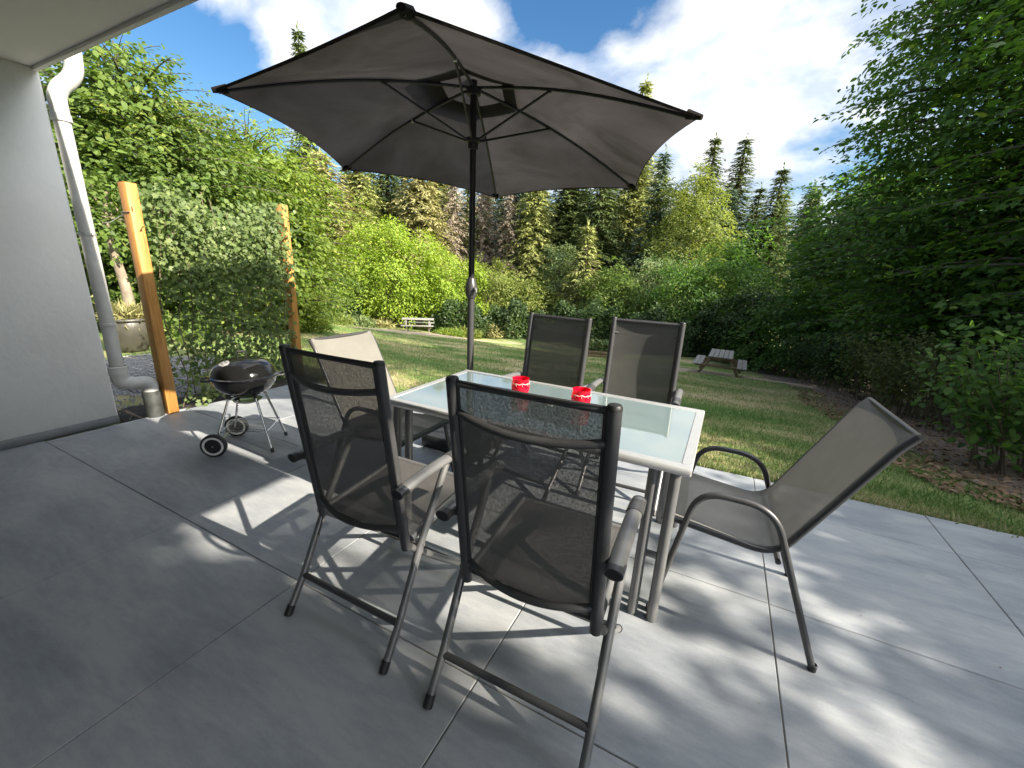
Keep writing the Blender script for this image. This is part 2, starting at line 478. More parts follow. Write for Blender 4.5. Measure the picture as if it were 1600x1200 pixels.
def fillet(pts, r, n=6):
    pts = [Vector(p) for p in pts]
    out = [pts[0]]
    for i in range(1, len(pts) - 1):
        p, a, b = pts[i], pts[i - 1], pts[i + 1]
        da, db = (a - p), (b - p)
        rr = min(r, da.length * 0.49, db.length * 0.49)
        p0 = p + da.normalized() * rr
        p1 = p + db.normalized() * rr
        for k in range(n + 1):
            t = k / n
            out.append(p0 * (1 - t) ** 2 + p * 2 * t * (1 - t) + p1 * t * t)
    out.append(pts[-1])
    return out

def bez(pts, n=12):
    """Catmull-Rom through pts"""
    P = [Vector(p) for p in pts]
    P = [P[0] * 2 - P[1]] + P + [P[-1] * 2 - P[-2]]
    out = []
    for i in range(1, len(P) - 2):
        for k in range(n):
            t = k / n
            out.append(0.5 * ((2 * P[i]) + (P[i + 1] - P[i - 1]) * t + (2 * P[i - 1] - 5 * P[i] + 4 * P[i + 1] - P[i + 2]) * t * t
                              + (3 * P[i] - P[i - 1] - 3 * P[i + 1] + P[i + 2]) * t ** 3))
    out.append(P[-2].copy())
    return out

class MB:
    def __init__(self):
        self.v = []
        self.f = []
    def add(self, vs, fs):
        o = len(self.v)
        self.v += [tuple(x) for x in vs]
        self.f += [tuple(i + o for i in f) for f in fs]
        return self
    def box(self, c, s, rot=None, taper=1.0):
        hx, hy, hz = s[0] / 2, s[1] / 2, s[2] / 2
        vs = []
        for z, k in ((-hz, 1.0), (hz, taper)):
            for x, y in ((-hx, -hy), (hx, -hy), (hx, hy), (-hx, hy)):
                vs.append(Vector((x * k, y * k, z)))
        if rot is not None:
            vs = [rot @ p for p in vs]
        c = Vector(c)
        return self.add([p + c for p in vs], [(3, 2, 1, 0), (4, 5, 6, 7), (0, 1, 5, 4), (1, 2, 6, 5), (2, 3, 7, 6), (3, 0, 4, 7)])
    def bbox(self, c, s, b=0.004, rot=None):
        """box with chamfered vertical and top edges"""
        hx, hy, hz = s[0] / 2, s[1] / 2, s[2] / 2
        b = min(b, hx * .9, hy * .9, hz * .9)
        def ring(dx, dy, z):
            x, y = hx - dx, hy - dy
            return [Vector(p) for p in ((-x + b, -y, z), (x - b, -y, z), (x, -y + b, z), (x, y - b, z), (x - b, y, z), (-x + b, y, z), (-x, y - b, z), (-x, -y + b, z))]
        rings = [ring(b * .6, b * .6, -hz), ring(0, 0, -hz + b), ring(0, 0, hz - b), ring(b * .6, b * .6, hz)]
        vs = sum(rings, [])
        if rot is not None:
            vs = [rot @ p for p in vs]
        c = Vector(c)
        fs = [tuple(range(7, -1, -1)), tuple(range(24, 32))]
        for k in range(3):
            for i in range(8):
                j = (i + 1) % 8
                fs.append((k * 8 + i, k * 8 + j, k * 8 + 8 + j, k * 8 + 8 + i))
        return self.add([p + c for p in vs], fs)
    def tube(self, pts, r, seg=10, r2=None, caps=True, up=None):
        """r: number or list; r2: second half axis ratio"""
        P = [Vector(p) for p in pts]
        n = len(P)
        rs = r if isinstance(r, (list, tuple)) else [r] * n
        k2 = r2 if r2 is not None else 1.0
        T = []
        for i in range(n):
            d = P[min(i + 1, n - 1)] - P[max(i - 1, 0)]
            T.append(d.normalized() if d.length > 1e-9 else Vector((0, 0, 1)))
        ref = Vector(up) if up is not None else (Vector((0, 0, 1)) if abs(T[0].z) < 0.9 else Vector((1, 0, 0)))
        N = (ref - T[0] * ref.dot(T[0])).normalized()
        vs = []
        for i in range(n):
            if i:
                q = T[i - 1].rotation_difference(T[i])
                N = q @ N
                N = (N - T[i] * N.dot(T[i])).normalized()
            B = T[i].cross(N)
            for k in range(seg):
                a = 2 * PI * k / seg
                vs.append(P[i] + N * (math.cos(a) * rs[i]) + B * (math.sin(a) * rs[i] * k2))
        fs = []
        for i in range(n - 1):
            for k in range(seg):
                j = (k + 1) % seg
                fs.append((i * seg + k, i * seg + j, (i + 1) * seg + j, (i + 1) * seg + k))
        if caps:
            fs.append(tuple(range(seg - 1, -1, -1)))
            fs.append(tuple((n - 1) * seg + k for k in range(seg)))
        return self.add(vs, fs)
    def lathe(self, prof, seg=32, c=(0, 0, 0), axis='Z', cap=False):
        vs, fs = [], []
        c = Vector(c)
        for r, z in prof:
            for k in range(seg):
                a = 2 * PI * k / seg
                p = (r * math.cos(a), r * math.sin(a), z)
                if axis == 'X': p = (p[2], p[0], p[1])
                if axis == 'Y': p = (p[0], p[2], p[1])
                vs.append(Vector(p) + c)
        for i in range(len(prof) - 1):
            for k in range(seg):
                j = (k + 1) % seg
                fs.append((i * seg + k, i * seg + j, (i + 1) * seg + j, (i + 1) * seg + k))
        if cap:
            fs.append(tuple(range(seg - 1, -1, -1)))
            fs.append(tuple((len(prof) - 1) * seg + k for k in range(seg)))
        return self.add(vs, fs)
    def grid(self, fn, nu, nv):
        vs = [fn(i / nu, j / nv) for j in range(nv + 1) for i in range(nu + 1)]
        fs = [(j * (nu + 1) + i, j * (nu + 1) + i + 1, (j + 1) * (nu + 1) + i + 1, (j + 1) * (nu + 1) + i) for j in range(nv) for i in range(nu)]
        return self.add(vs, fs)
    def build(self, name, mat, parent=None, smooth=True, angle=40):
        me = bpy.data.meshes.new(name)
        me.from_pydata([tuple(p) for p in self.v], [], self.f)
        me.update()
        me.materials.append(mat)
        if smooth:
            me.shade_smooth()
            try:
                me.set_sharp_from_angle(angle=R(angle))
            except Exception:
                pass
        o = bpy.data.objects.new(name, me)
        COL.objects.link(o)
        if parent is not None:
            o.parent = parent
        return o

def np_mesh(name, verts, loops, starts, totals, mat, parent=None):
    me = bpy.data.meshes.new(name)
    me.vertices.add(len(verts)); me.vertices.foreach_set('co', np.asarray(verts, np.float32).ravel())
    me.loops.add(len(loops)); me.loops.foreach_set('vertex_index', np.asarray(loops, np.int32))
    me.polygons.add(len(starts)); me.polygons.foreach_set('loop_start', np.asarray(starts, np.int32))
    try:
        me.polygons.foreach_set('loop_total', np.asarray(totals, np.int32))
    except Exception:
        pass
    me.update(calc_edges=True)
    me.materials.append(mat)
    o = bpy.data.objects.new(name, me)
    COL.objects.link(o)
    if parent is not None:
        o.parent = parent
    return o

# leaf outlines in the leaf's own plane: x along the leaf, y across, z cupping
LEAF_SIMPLE = np.array([(0, 0, 0), (0.45, 0.30, 0.06), (1.0, 0, -0.08), (0.45, -0.30, 0.06)], float)
LEAF_OVAL = np.array([(0, 0, 0), (0.25, 0.26, 0.05), (0.65, 0.27, 0.03), (1.0, 0, -0.12), (0.65, -0.27, 0.03), (0.25, -0.26, 0.05)], float)
LEAF_LOBED = np.array([(0, 0, 0), (0.12, 0.34, 0.04), (0.38, 0.26, 0.03), (0.55, 0.50, -0.02), (0.68, 0.20, 0.02), (1.0, 0, -0.1),
                       (0.68, -0.20, 0.02), (0.55, -0.50, -0.02), (0.38, -0.26, 0.03), (0.12, -0.34, 0.04)], float)
LEAF_NEEDLE = np.array([(0, 0, 0), (0.3, 0.13, 0.0), (1.0, 0.02, -0.12), (0.3, -0.13, 0.0)], float)

def leaves(pos, nrm, dirs, size, shape):
    """pos/nrm/dirs (n,3), size (n,) -> vertex array, loop arrays"""
    n = len(pos)
    nrm = nrm / (np.linalg.norm(nrm, axis=1, keepdims=True) + 1e-9)
    d = dirs - nrm * (dirs * nrm).sum(1, keepdims=True)
    d /= (np.linalg.norm(d, axis=1, keepdims=True) + 1e-9)
    b = np.cross(nrm, d)
    k = len(shape)
    V = (pos[:, None, :] + size[:, None, None] * (shape[None, :, 0:1] * d[:, None, :] + shape[None, :, 1:2] * b[:, None, :] + shape[None, :, 2:3] * nrm[:, None, :]))
    V = V.reshape(-1, 3)
    loops = np.arange(n * k)
    return V, loops, np.arange(n) * k, np.full(n, k)

def zt(x, y):
    """height of the garden ground"""
    y = np.asarray(y, float); x = np.asarray(x, float)
    t = np.clip(y, 3.3, 21) - 3.3
    z = -0.05 - 0.15 * t - np.clip(y - 21, 0, 6) * 0.02
    z = z + 0.05 * np.sin(x * 0.35 + 1.0) * np.clip(t / 6, 0, 1) + 0.03 * np.sin(y * 0.9 + x * 0.6) * np.clip(t / 6, 0, 1)
    return z

def rng_of(seed):
    return np.random.default_rng(seed)

def crown_leaves(rng, radii, n_clusters, per, leaf, shape, spray=0.5, lump=0.28, droop=0.25, low_cut=-0.95, shell=0.55, flat=0.22):
    """clusters of leaves spread in an uneven ellipsoid; returns leaf arrays and the cluster centres"""
    u = rng.normal(size=(n_clusters * 3, 3))
    u /= np.linalg.norm(u, axis=1, keepdims=True)
    u = u[u[:, 2] > low_cut][:n_clusters]
    ph = rng.uniform(0, 6.28, 6)
    fr = rng.uniform(1.6, 3.4, 6)
    wob = 1 + lump * (np.sin(u[:, 0] * fr[0] * 2 + ph[0]) * np.sin(u[:, 1] * fr[1] * 2 + ph[1]) + 0.6 * np.sin(u[:, 2] * fr[2] * 3 + ph[2] + u[:, 0] * 3)) \
        + rng.normal(0, 0.06, len(u))
    rr = (shell + (1 - shell) * rng.random(len(u)) ** 0.6) * wob
    c = u * rr[:, None] * np.array(radii)
    n = len(c)
    ci = np.repeat(np.arange(n), per)
    # each cluster is a layered spray facing outwards and up
    out = u.copy(); out[:, 2] *= 0.3
    out /= np.linalg.norm(out, axis=1, keepdims=True) + 1e-9
    up = np.array([0, 0, 1.0])
    N = out * 0.42 + up * 0.9 + rng.normal(0, 0.22, (n, 3))
    N /= np.linalg.norm(N, axis=1, keepdims=True)
    A = out - N * (out * N).sum(1, keepdims=True)
    A /= np.linalg.norm(A, axis=1, keepdims=True) + 1e-9
    B = np.cross(N, A)
    m = len(ci)
    sp = spray * rng.uniform(0.55, 1.25, n)[ci]
    rad = np.sqrt(rng.random(m)); th = rng.uniform(0, 2 * PI, m)
    la = rad * np.cos(th); lb = rad * np.sin(th) * 0.75
    p = c[ci] + A[ci] * (la * sp)[:, None] + B[ci] * (lb * sp)[:, None] + N[ci] * (rng.normal(0, flat, m) * sp)[:, None]
    p[:, 2] -= droop * sp * (la + 0.6) ** 2 * 0.5
    nr = N[ci] + rng.normal(0, 0.42, (m, 3))
    dr = A[ci] * (la + 0.5)[:, None] + B[ci] * lb[:, None] + rng.normal(0, 0.45, (m, 3))
    dr[:, 2] -= 0.35
    sz = leaf * rng.uniform(0.6, 1.25, m)
    return leaves(p, nr, dr, sz, shape), c

def limb_mesh(rng, h_trunk, r0, targets, crown_c, bend=0.12, n_main=6):
    mb = MB()
    top = Vector((crown_c[0] * 0.6, crown_c[1] * 0.6, crown_c[2]))
    pts = bez([(0, 0, -0.15), (rng.normal(0, bend) * 0.5, rng.normal(0, bend) * 0.5, h_trunk * 0.5),
               (rng.normal(0, bend) + top.x * .4, rng.normal(0, bend) + top.y * .4, h_trunk), tuple(top)], 6)
    k = len(pts)
    mb.tube(pts, [r0 * (1.25 if i == 0 else 1 - 0.75 * i / (k - 1)) for i in range(k)], 9)
    for t in targets:
        t = Vector(t)
        i0 = int(k * rng.uniform(0.35, 0.9))
        s = pts[min(i0, k - 1)]
        mid = s.lerp(t, 0.5) + Vector((0, 0, -0.12 * (t - s).length)) + Vector(tuple(rng.normal(0, 0.08, 3) * (t - s).length))
        L = bez([s, mid, t], 5)
        rr = r0 * 0.42 * (1 - 0.5 * i0 / k)
        mb.tube(L, [max(0.008, rr * (1 - 0.85 * j / (len(L) - 1))) for j in range(len(L))], 6)
    return mb

def broadleaf(name, label, cat, x, y, radii, crown_z, n_clusters, per, leaf, mat, seed, shape=LEAF_SIMPLE, spray=0.5, trunk_r=0.12,
              bark='bark', group=None, lump=0.28, low_cut=-0.95, shell=0.55, off=(0, 0), limbs=9, flat=0.22, droop=0.25, trunk_name='trunk'):
    rng = rng_of(seed)
    z0 = float(zt(x, y))
    t = empty(name, (x, y, z0), 0, label, cat, group)
    (V, l, s, tt), c = crown_leaves(rng, radii, n_clusters, per, leaf, shape, spray, lump, droop, low_cut, shell, flat)
    V = V + np.array([off[0], off[1], crown_z])
    keep_floor = 0.03
    V[:, 2] = np.maximum(V[:, 2], keep_floor + 0.0 * V[:, 2])
    np_mesh('crown', V, l, s, tt, M[mat], t)
    idx = rng.choice(len(c), min(limbs, len(c)), replace=False)
    targets = c[idx] * 0.85 + np.array([off[0], off[1], crown_z])
    limb_mesh(rng, max(0.3, crown_z - radii[2] * 0.5), trunk_r, targets, (off[0], off[1], crown_z + radii[2] * 0.5)).build(trunk_name, M[bark], t)
    return t

def bough_tree(name, label, cat, x, y, radii, zc, n_boughs, leaf, mat, seed, shape=LEAF_OVAL, step=0.13, twig=0.55, per=6, trunk_r=0.14, low=-0.9,
               group=None, bark='bark', fill=120, fill_leaf=None, droop=0.22, off=(0, 0), irregular=0.2, max_len=9.0):
    """tree built bough by bough: layered flat sprays with gaps between them"""
    rng = rng_of(seed)
    z0 = float(zt(x, y))
    t = empty(name, (x, y, z0), 0, label, cat, group)
    limbs = MB()
    rx, ry, rz_ = radii
    top = zc + rz_
    tp = bez([(0, 0, -0.2), (rng.normal(0, .08), rng.normal(0, .08), zc * .5), (off[0] * .5, off[1] * .5, zc), (off[0], off[1], top * .97)], 6)
    k = len(tp)
    limbs.tube(tp, [trunk_r * (1.25 if i == 0 else 1 - 0.88 * i / (k - 1)) for i in range(k)], 9)
    P, N, D, S = [], [], [], []
    ph = rng.uniform(0, 6.28, 4)
    for b in range(n_boughs):
        u = low + (1 - low) * (b + rng.random()) / n_boughs
        u = min(u, 0.985)
        a = b * 2.39996 + rng.normal(0, 0.35)
        env = math.sqrt(max(0.02, 1 - u * u)) * (1 + irregular * math.sin(2 * a + ph[0] + 3 * u) + irregular * .6 * math.sin(5 * a + ph[1] - 4 * u)) * rng.uniform(0.78, 1.1)
        L = min(max_len, math.hypot(rx * env * math.cos(a), ry * env * math.sin(a)) + 0.12)
        d = np.array([math.cos(a), math.sin(a), 0.0])
        side = np.array([-math.sin(a), math.cos(a), 0.0])
        ze = zc + rz_ * u
        rise = 0.32 * L + (0.5 if u > .7 else 0)
        zs = max(0.25, ze - rise * 0.75)
        f = np.interp(zs, [0, top], [0, 1]); base = np.array([off[0] * f, off[1] * f, zs])
        n = max(4, int(L / step))
        ss = np.linspace(0.0, 1.0, n)
        wob = rng.normal(0, 0.05 * L)
        zz = rise * (ss ** 0.8) - droop * L * ss ** 2.6 - 0.0
        path = base[None] + d[None] * (ss * L)[:, None] + side[None] * (wob * np.sin(ss * PI))[:, None] + np.array([0, 0, 1.0])[None] * zz[:, None]
        lm = path[:: max(1, n // 7)]
        if len(lm) > 1:
            limbs.tube([tuple(p) for p in lm], [max(0.006, trunk_r * 0.30 * (1 - 0.9 * i / (len(lm) - 1)) * min(1, L / 2.5)) for i in range(len(lm))], 5)
        roll = rng.normal(0, 0.22)
        for i in range(n):
            if ss[i] < 0.22 and L > 1.0: continue
            for sg in (-1, 1):
                if rng.random() < 0.12: continue
                tl = twig * rng.uniform(0.45, 1.15) * (1.15 - 0.75 * ss[i] ** 2) * min(1, 0.5 + L / 3)
                td = side * sg * rng.uniform(.7, 1) + d * rng.uniform(0.3, 0.9) + np.array([0, 0, rng.normal(-0.12, 0.2) + roll * sg])
                td /= np.linalg.norm(td)
                m = max(2, int(per * tl / twig))
                q = (np.arange(m) + rng.random(m)) / m
                p = path[i][None] + td[None] * (q * tl)[:, None] - np.array([0, 0, 1.0])[None] * (0.22 * tl * q ** 2)[:, None] + rng.normal(0, leaf * .22, (m, 3))
                alt = np.where(np.arange(m) % 2 == 0, 1.0, -1.0)[:, None]
                ld = td[None] * 0.75 + np.cross(td, [0, 0, 1.0])[None] * alt * 0.7 + rng.normal(0, 0.25, (m, 3)) - np.array([0, 0, .28])[None]
                nr = np.array([0, 0, 1.0])[None] + d[None] * 0.30 + rng.normal(0, 0.33, (m, 3))
                P.append(p); D.append(ld); N.append(nr); S.append(leaf * rng.uniform(0.45, 1.3, m))
    P = np.concatenate(P); N = np.concatenate(N); D = np.concatenate(D); S = np.concatenate(S)
    keep = P[:, 2] > 0.05
    P, N, D, S = P[keep], N[keep], D[keep], S[keep]
    V, l, st, tt = leaves(P, N, D, S, shape)
    np_mesh('crown', V, l, st, tt, M[mat], t)
    if fill:
        (V2, l2, s2, t2), _ = crown_leaves(rng, (rx * .70, ry * .70, rz_ * .86), fill, 30, fill_leaf or leaf * 1.6, shape, 0.6, 0.2, .25, -1, 0.5)
        V2 = V2 + np.array([off[0] * .5, off[1] * .5, zc]); V2[:, 2] = np.maximum(V2[:, 2], 0.03)
        np_mesh('inner_foliage', V2, l2, s2, t2, M[mat], t)
    limbs.build('trunk', M[bark], t)
    return t

def conifer_arrays(seed, h, rad, levels, per, needle, droop=0.35, gap=0.06, bare=0.05, sparse=1.0, power=0.85):
    """needle sprays of a spruce, unit: metres"""
    rng = rng_of(seed)
    P, N, D, S = [], [], [], []
    tips = []
    for i in range(levels):
        t = bare + (1 - bare) * (i + rng.uniform(-0.3, 0.3)) / levels
        t = min(max(t, 0.01), 0.995)
        z = h * t
        r = rad * (1 - t) ** power * rng.uniform(0.8, 1.15) + 0.05
        nb = max(4, int(per * (0.5 + 0.6 * (1 - t))))
        a0 = rng.uniform(0, 6.28)
        for b in range(nb):
            if rng.random() > sparse: continue
            a = a0 + 2 * PI * b / nb + rng.normal(0, 0.15)
            rb = r * rng.uniform(0.65, 1.12)
            d = np.array([math.cos(a), math.sin(a), 0])
            side = np.array([-math.sin(a), math.cos(a), 0])
            m = max(3, int(rb / (needle * 0.36)))
            ss = np.linspace(0.15, 1.0, m) + rng.normal(0, 0.03, m)
            zz = z - droop * rb * ss ** 1.5 + 0.16 * rb * np.clip(ss - 0.7, 0, 1)
            base = d[None] * (ss * rb)[:, None] + np.array([0, 0, 1])[None] * zz[:, None]
            tips.append((z, d * rb + np.array([0, 0, zz[-1]])))
            for sg in (-1, 0, 1):
                w = needle * (0.75 + 0.5 * rng.random(m)) * (1.15 - 0.45 * ss)
                p = base + side[None] * (sg * 0.10 * rb * (1 - ss) ** 1)[:, None] + rng.normal(0, needle * .12, (m, 3))
                dr = d[None] * 0.8 + side[None] * (sg * rng.uniform(0.5, 1.1, m))[:, None] + np.array([0, 0, -0.45])[None] + rng.normal(0, .25, (m, 3))
                nr = np.array([0, 0, 1.0])[None] + d[None] * 0.35 + rng.normal(0, 0.35, (m, 3))
                P.append(p); N.append(nr); D.append(dr); S.append(w)
    # leader
    m = 14
    zz = np.linspace(h * 0.93, h * 1.01, m)
    a = rng.uniform(0, 6.28, m)
    P.append(np.stack([0 * zz, 0 * zz, zz], 1)); N.append(np.stack([np.cos(a), np.sin(a), 0 * a], 1))
    D.append(np.stack([-np.sin(a) * .3, np.cos(a) * .3, 0 * a + 1], 1)); S.append(np.full(m, needle * 0.7))
    return leaves(np.concatenate(P), np.concatenate(N), np.concatenate(D), np.concatenate(S), LEAF_NEEDLE * np.array([1, 1.15, 1])), tips

def conifer_proto(seed, h, rad, levels, per, needle, mat, bark='bark', **kw):
    (V, l, s, t), tips = conifer_arrays(seed, h, rad, levels, per, needle, **kw)
    root = empty('conifer')
    np_mesh('crown', V, l, s, t, M[mat], root)
    mb = MB()
    mb.tube([(0, 0, -0.3), (0, 0, h * .5), (0, 0, h * .97)], [h * 0.016 + .03, h * .011 + .02, 0.015], 8)
    step = max(1, len(tips) // 70)
    for z, p in tips[::step]:
        mb.tube([(0, 0, z), tuple(p * 0.5 + np.array([0, 0, z * .5 + 0.02])), tuple(p)], [0.03, 0.02, 0.006], 4)
    mb.build('trunk', M[bark], root)
    return root

# ------------------------------------------------------------------ the setting
def terrain():
    xs = np.concatenate([[-420, -200, -110, -70, -50, -40], np.arange(-34, 16.1, 0.6), [22, 32, 50, 80, 140, 300]])
    ys = np.concatenate([[-160, -60, -20, -6, 0, 1.5, 2.6], np.arange(3.1, 30, 0.45), [34, 40, 50, 65, 90, 140, 240, 480]])
    X, Y = np.meshgrid(xs, ys)
    Z = zt(X, Y)
    V = np.stack([X, Y, Z], -1).reshape(-1, 3)
    nx, ny = len(xs), len(ys)
    j, i = np.meshgrid(np.arange(ny - 1), np.arange(nx - 1), indexing='ij')
    a = (j * nx + i).ravel()
    F = np.stack([a, a + 1, a + nx + 1, a + nx], 1)
    o = np_mesh('ground', V, F.ravel(), np.arange(len(F)) * 4, np.full(len(F), 4), M['ground'])
    o.data.shade_smooth()
    tag(o, kind='structure')
terrain()

def strip_sheet(name, ys, xl, xr, nx, mat, lift, seed, rag=0.12):
    rng = rng_of(seed)
    rows = []
    for y in ys:
        a = np.interp(y, *xl) + rng.normal(0, rag); b = np.interp(y, *xr) + rng.normal(0, rag)
        x = np.linspace(a, b, nx)
        rows.append(np.stack([x, np.full(nx, y), zt(x, np.full(nx, y)) + lift], 1))
    V = np.concatenate(rows); ny = len(ys)
    j, i = np.meshgrid(np.arange(ny - 1), np.arange(nx - 1), indexing='ij')
    a = (j * nx + i).ravel()
    F = np.stack([a, a + 1, a + nx + 1, a + nx], 1)
    o = np_mesh(name, V, F.ravel(), np.arange(len(F)) * 4, np.full(len(F), 4), M[mat])
    o.data.shade_smooth()
    return tag(o, kind='structure')

def blob_sheet(name, cx, cy_, rx, ry, rot, mat, lift, seed, n=40, rings=7):
    rng = rng_of(seed)
    ph = rng.uniform(0, 6.28, 4)
    V = [(cx, cy_, float(zt(cx, cy_)) + lift)]
    for k in range(1, rings + 1):
        for i in range(n):
            a = 2 * PI * i / n
            w = 1 + 0.18 * math.sin(2 * a + ph[0]) + 0.12 * math.sin(3 * a + ph[1]) + 0.07 * math.sin(7 * a + ph[2])
            x, y = rx * math.cos(a) * w * k / rings, ry * math.sin(a) * w * k / rings
            px_, py_ = cx + x * math.cos(rot) - y * math.sin(rot), cy_ + x * math.sin(rot) + y * math.cos(rot)
            V.append((px_, py_, float(zt(px_, py_)) + lift * (1 if k < rings else -0.5)))
    F = [(0, 1 + i, 1 + (i + 1) % n) for i in range(n)]
    for k in range(rings - 1):
        for i in range(n):
            j = (i + 1) % n
            F.append((1 + k * n + i, 1 + (k + 1) * n + i, 1 + (k + 1) * n + j, 1 + k * n + j))
    mb = MB(); mb.add(V, F)
    return tag(mb.build(name, M[mat]), kind='structure')

MULCH_L = ([3.9, 4.3, 5.1, 6.4, 9.7, 12.9, 16, 21, 24], [2.9, 2.3, 2.15, 2.3, 2.2, 2.6, 1.9, 1.9, 1.6])
strip_sheet('mulch_bed', np.arange(3.9, 24, 0.35), MULCH_L, ([3, 25], [9.5, 9.5]), 22, 'mulch', 0.012, 5)
blob_sheet('dirt_patch', 0.35, 16.3, 2.6, 1.25, 0.1, 'bare_earth', 0.02, 2)
blob_sheet('dirt_patch', -14.6, 17.0, 3.4, 1.5, 0.5, 'bare_earth', 0.02, 3)
blob_sheet('gravel_path', -6.4, 2.3, 2.3, 1.0, 0.35, 'gravel', 0.012, 4)
strip_sheet('soil_strip', np.arange(1.46, 3.5, 0.2), ([1.4, 3.5], [-4.86, -4.98]), ([1.4, 2.2, 2.8, 3.5], [-4.36, -4.38, -4.38, -4.5]), 6, 'soil', 0.03, 6, 0.03)

# paving: large square porcelain tiles with thin joints
TX0, TX, TY0, TY = 0.386, 0.955, 0.96, 0.937
def edge_y(x): return 3.24 + 0.018 * x
def edge_x(y): return -4.40
def patio():
    mb = MB()
    rng = rng_of(11)
    g = 0.0021
    for i in range(-6, 9):
        for j in range(-4, 4):
            x0, x1 = TX0 + i * TX + g, TX0 + (i + 1) * TX - g
            y0, y1 = TY0 + j * TY + g, TY0 + (j + 1) * TY - g
            if y0 >= 1.43: x0 = max(x0, -4.40)
            else:
                x0 = max(x0, -4.452 if y1 <= 1.43 else -4.43)
            y1c0, y1c1 = min(y1, edge_y(x0)), min(y1, edge_y(x1))
            if x1 - x0 < 0.02 or y1c0 - y0 < 0.02: continue
            dz = rng.normal(0, 0.0006)
            b = 0.0025
            top = [(x0 + b, y0 + b, dz), (x1 - b, y0 + b, dz), (x1 - b, y1c1 - b, dz), (x0 + b, y1c0 - b, dz)]
            mid = [(x0, y0, dz - b), (x1, y0, dz - b), (x1, y1c1, dz - b), (x0, y1c0, dz - b)]
            bot = [(p[0], p[1], -0.02) for p in mid]
            mb.add(top + mid + bot, [(0, 1, 2, 3)] + [(4 + k, 4 + (k + 1) % 4, (k + 1) % 4, k) for k in range(4)]
                   + [(8 + k, 8 + (k + 1) % 4, 4 + (k + 1) % 4, 4 + k) for k in range(4)])
    o = mb.build('patio', M['tile'], smooth=False)
    tag(o, kind='structure')
    gb = MB()
    gb.box((1.95, 0.25, -0.1535), (12.7, 5.96, 0.298))
    gb.v = [(x, (y if y < 2 else edge_y(x) - 0.004), z) for x, y, z in gb.v]
    tag(gb.build('patio_bed', M['grout'], smooth=False), kind='structure')
patio()

# ------------------------------------------------------------------ the house corner
def house():
    h = empty('house', (-4.46, 1.417, 0), 0, 'white rendered house corner with a balcony slab overhanging the patio', 'house')
    def loc(x, y, z): return (x + 4.46, y - 1.417, z)
    w = MB()
    w.bbox(loc(-4.62, -1.30, 1.30), (0.32, 5.434, 2.60), 0.012)
    w.build('wall', M['plaster'], h)
    w = MB(); w.box(loc(-1.26, -3.2, 1.30), (6.38, 0.3, 2.6)); w.build('rear_wall', M['plinth'], h)
    s = MB(); s.bbox(loc(-1.43, -1.10, 2.745), (6.70, 5.04, 0.286), 0.012); s.build('balcony_slab', M['soffit'], h)
    d = MB(); d.bbox(loc(-1.43, 1.395, 2.591), (6.68, 0.03, 0.022), 0.004); d.build('drip_edge', M['soffit'], h)
    p = MB(); p.bbox(loc(-4.4545, -1.29, 0.036), (0.011, 5.41, 0.068), 0.003); p.build('plinth', M['plinth'], h)
house()

def downpipe():
    t = empty('downpipe', (-4.42, 1.65, 0), 0, 'white plastic rainwater pipe beside the house corner, elbowed into a black ground drain', 'drainpipe')
    o = Vector((4.42, -1.65, 0))
    def P(*pts): return [Vector(p) + o for p in pts]
    m = MB(); m.tube(P((-4.485, 1.486, 0.42), (-4.485, 1.486, 2.36)), 0.047, 20); m.build('pipe', M['pipe_white'], t)
    m = MB(); m.tube(fillet(P((-4.485, 1.486, 2.34), (-4.485, 1.486, 2.50), (-4.44, 1.60, 2.62), (-4.44, 1.62, 2.95)), 0.12, 8), 0.052, 20); m.build('upper_elbow', M['pipe_white'], t)
    m = MB(); m.lathe([(0.053, 0), (0.057, 0.004), (0.057, 0.05), (0.050, 0.056)], 20, tuple(Vector((-4.485, 1.486, 2.30)) + o)); m.build('collar', M['pipe_white'], t)
    m = MB(); m.lathe([(0.048, 0), (0.052, 0.003), (0.052, 0.022), (0.048, 0.026)], 20, tuple(Vector((-4.485, 1.486, 0.82)) + o)); m.build('pipe_clip', M['pipe_white'], t)
    m = MB(); m.lathe([(0.047, 0), (0.051, 0.002), (0.051, 0.02), (0.047, 0.022)], 20, tuple(Vector((-4.485, 1.486, 1.52)) + o)); m.bbox(tuple(Vector((-4.435, 1.50, 1.531)) + o), (0.018, 0.012, 0.022), 0.002); m.tube(P((-4.485, 1.44, 1.531), (-4.485, 1.415, 1.531)), 0.005, 6); m.build('pipe_bracket', M['alu'], t)
    m = MB(); m.tube(fillet(P((-4.485, 1.486, 0.47), (-4.485, 1.486, 0.335), (-4.46, 1.545, 0.315), (-4.42, 1.66, 0.315), (-4.42, 1.655, 0.22)), 0.075, 8), 0.057, 20); m.build('lower_elbow', M['pipe_white'], t)
    m = MB()
    m.lathe([(0.055, 0), (0.064, 0.003), (0.064, 0.06), (0.057, 0.066)], 20, tuple(Vector((-4.485, 1.486, 0.415)) + o))
    m.tube(P((-4.463, 1.535, 0.3165), (-4.452, 1.566, 0.315)), 0.063, 20)
    m.build('socket_ring', M['pipe_white'], t)
    m = MB(); m.lathe([(0.0, -0.12), (0.066, -0.12), (0.066, 0.225), (0.063, 0.235), (0.055, 0.236)], 20, (0, 0.003, 0)); m.build('ground_drain', M['pipe_black'], t)
downpipe()

hb = MB(); hb.tube(bez([(-4.62, 1.56, -0.02), (-4.50, 1.50, -0.012), (-4.445, 1.535, -0.015), (-4.40, 1.59, -0.03)], 8), 0.008, 8)
tag(hb.build('hose', M['black_plastic']), 'thin black hose lying on the gravel by the foot of the drainpipe', 'hose')

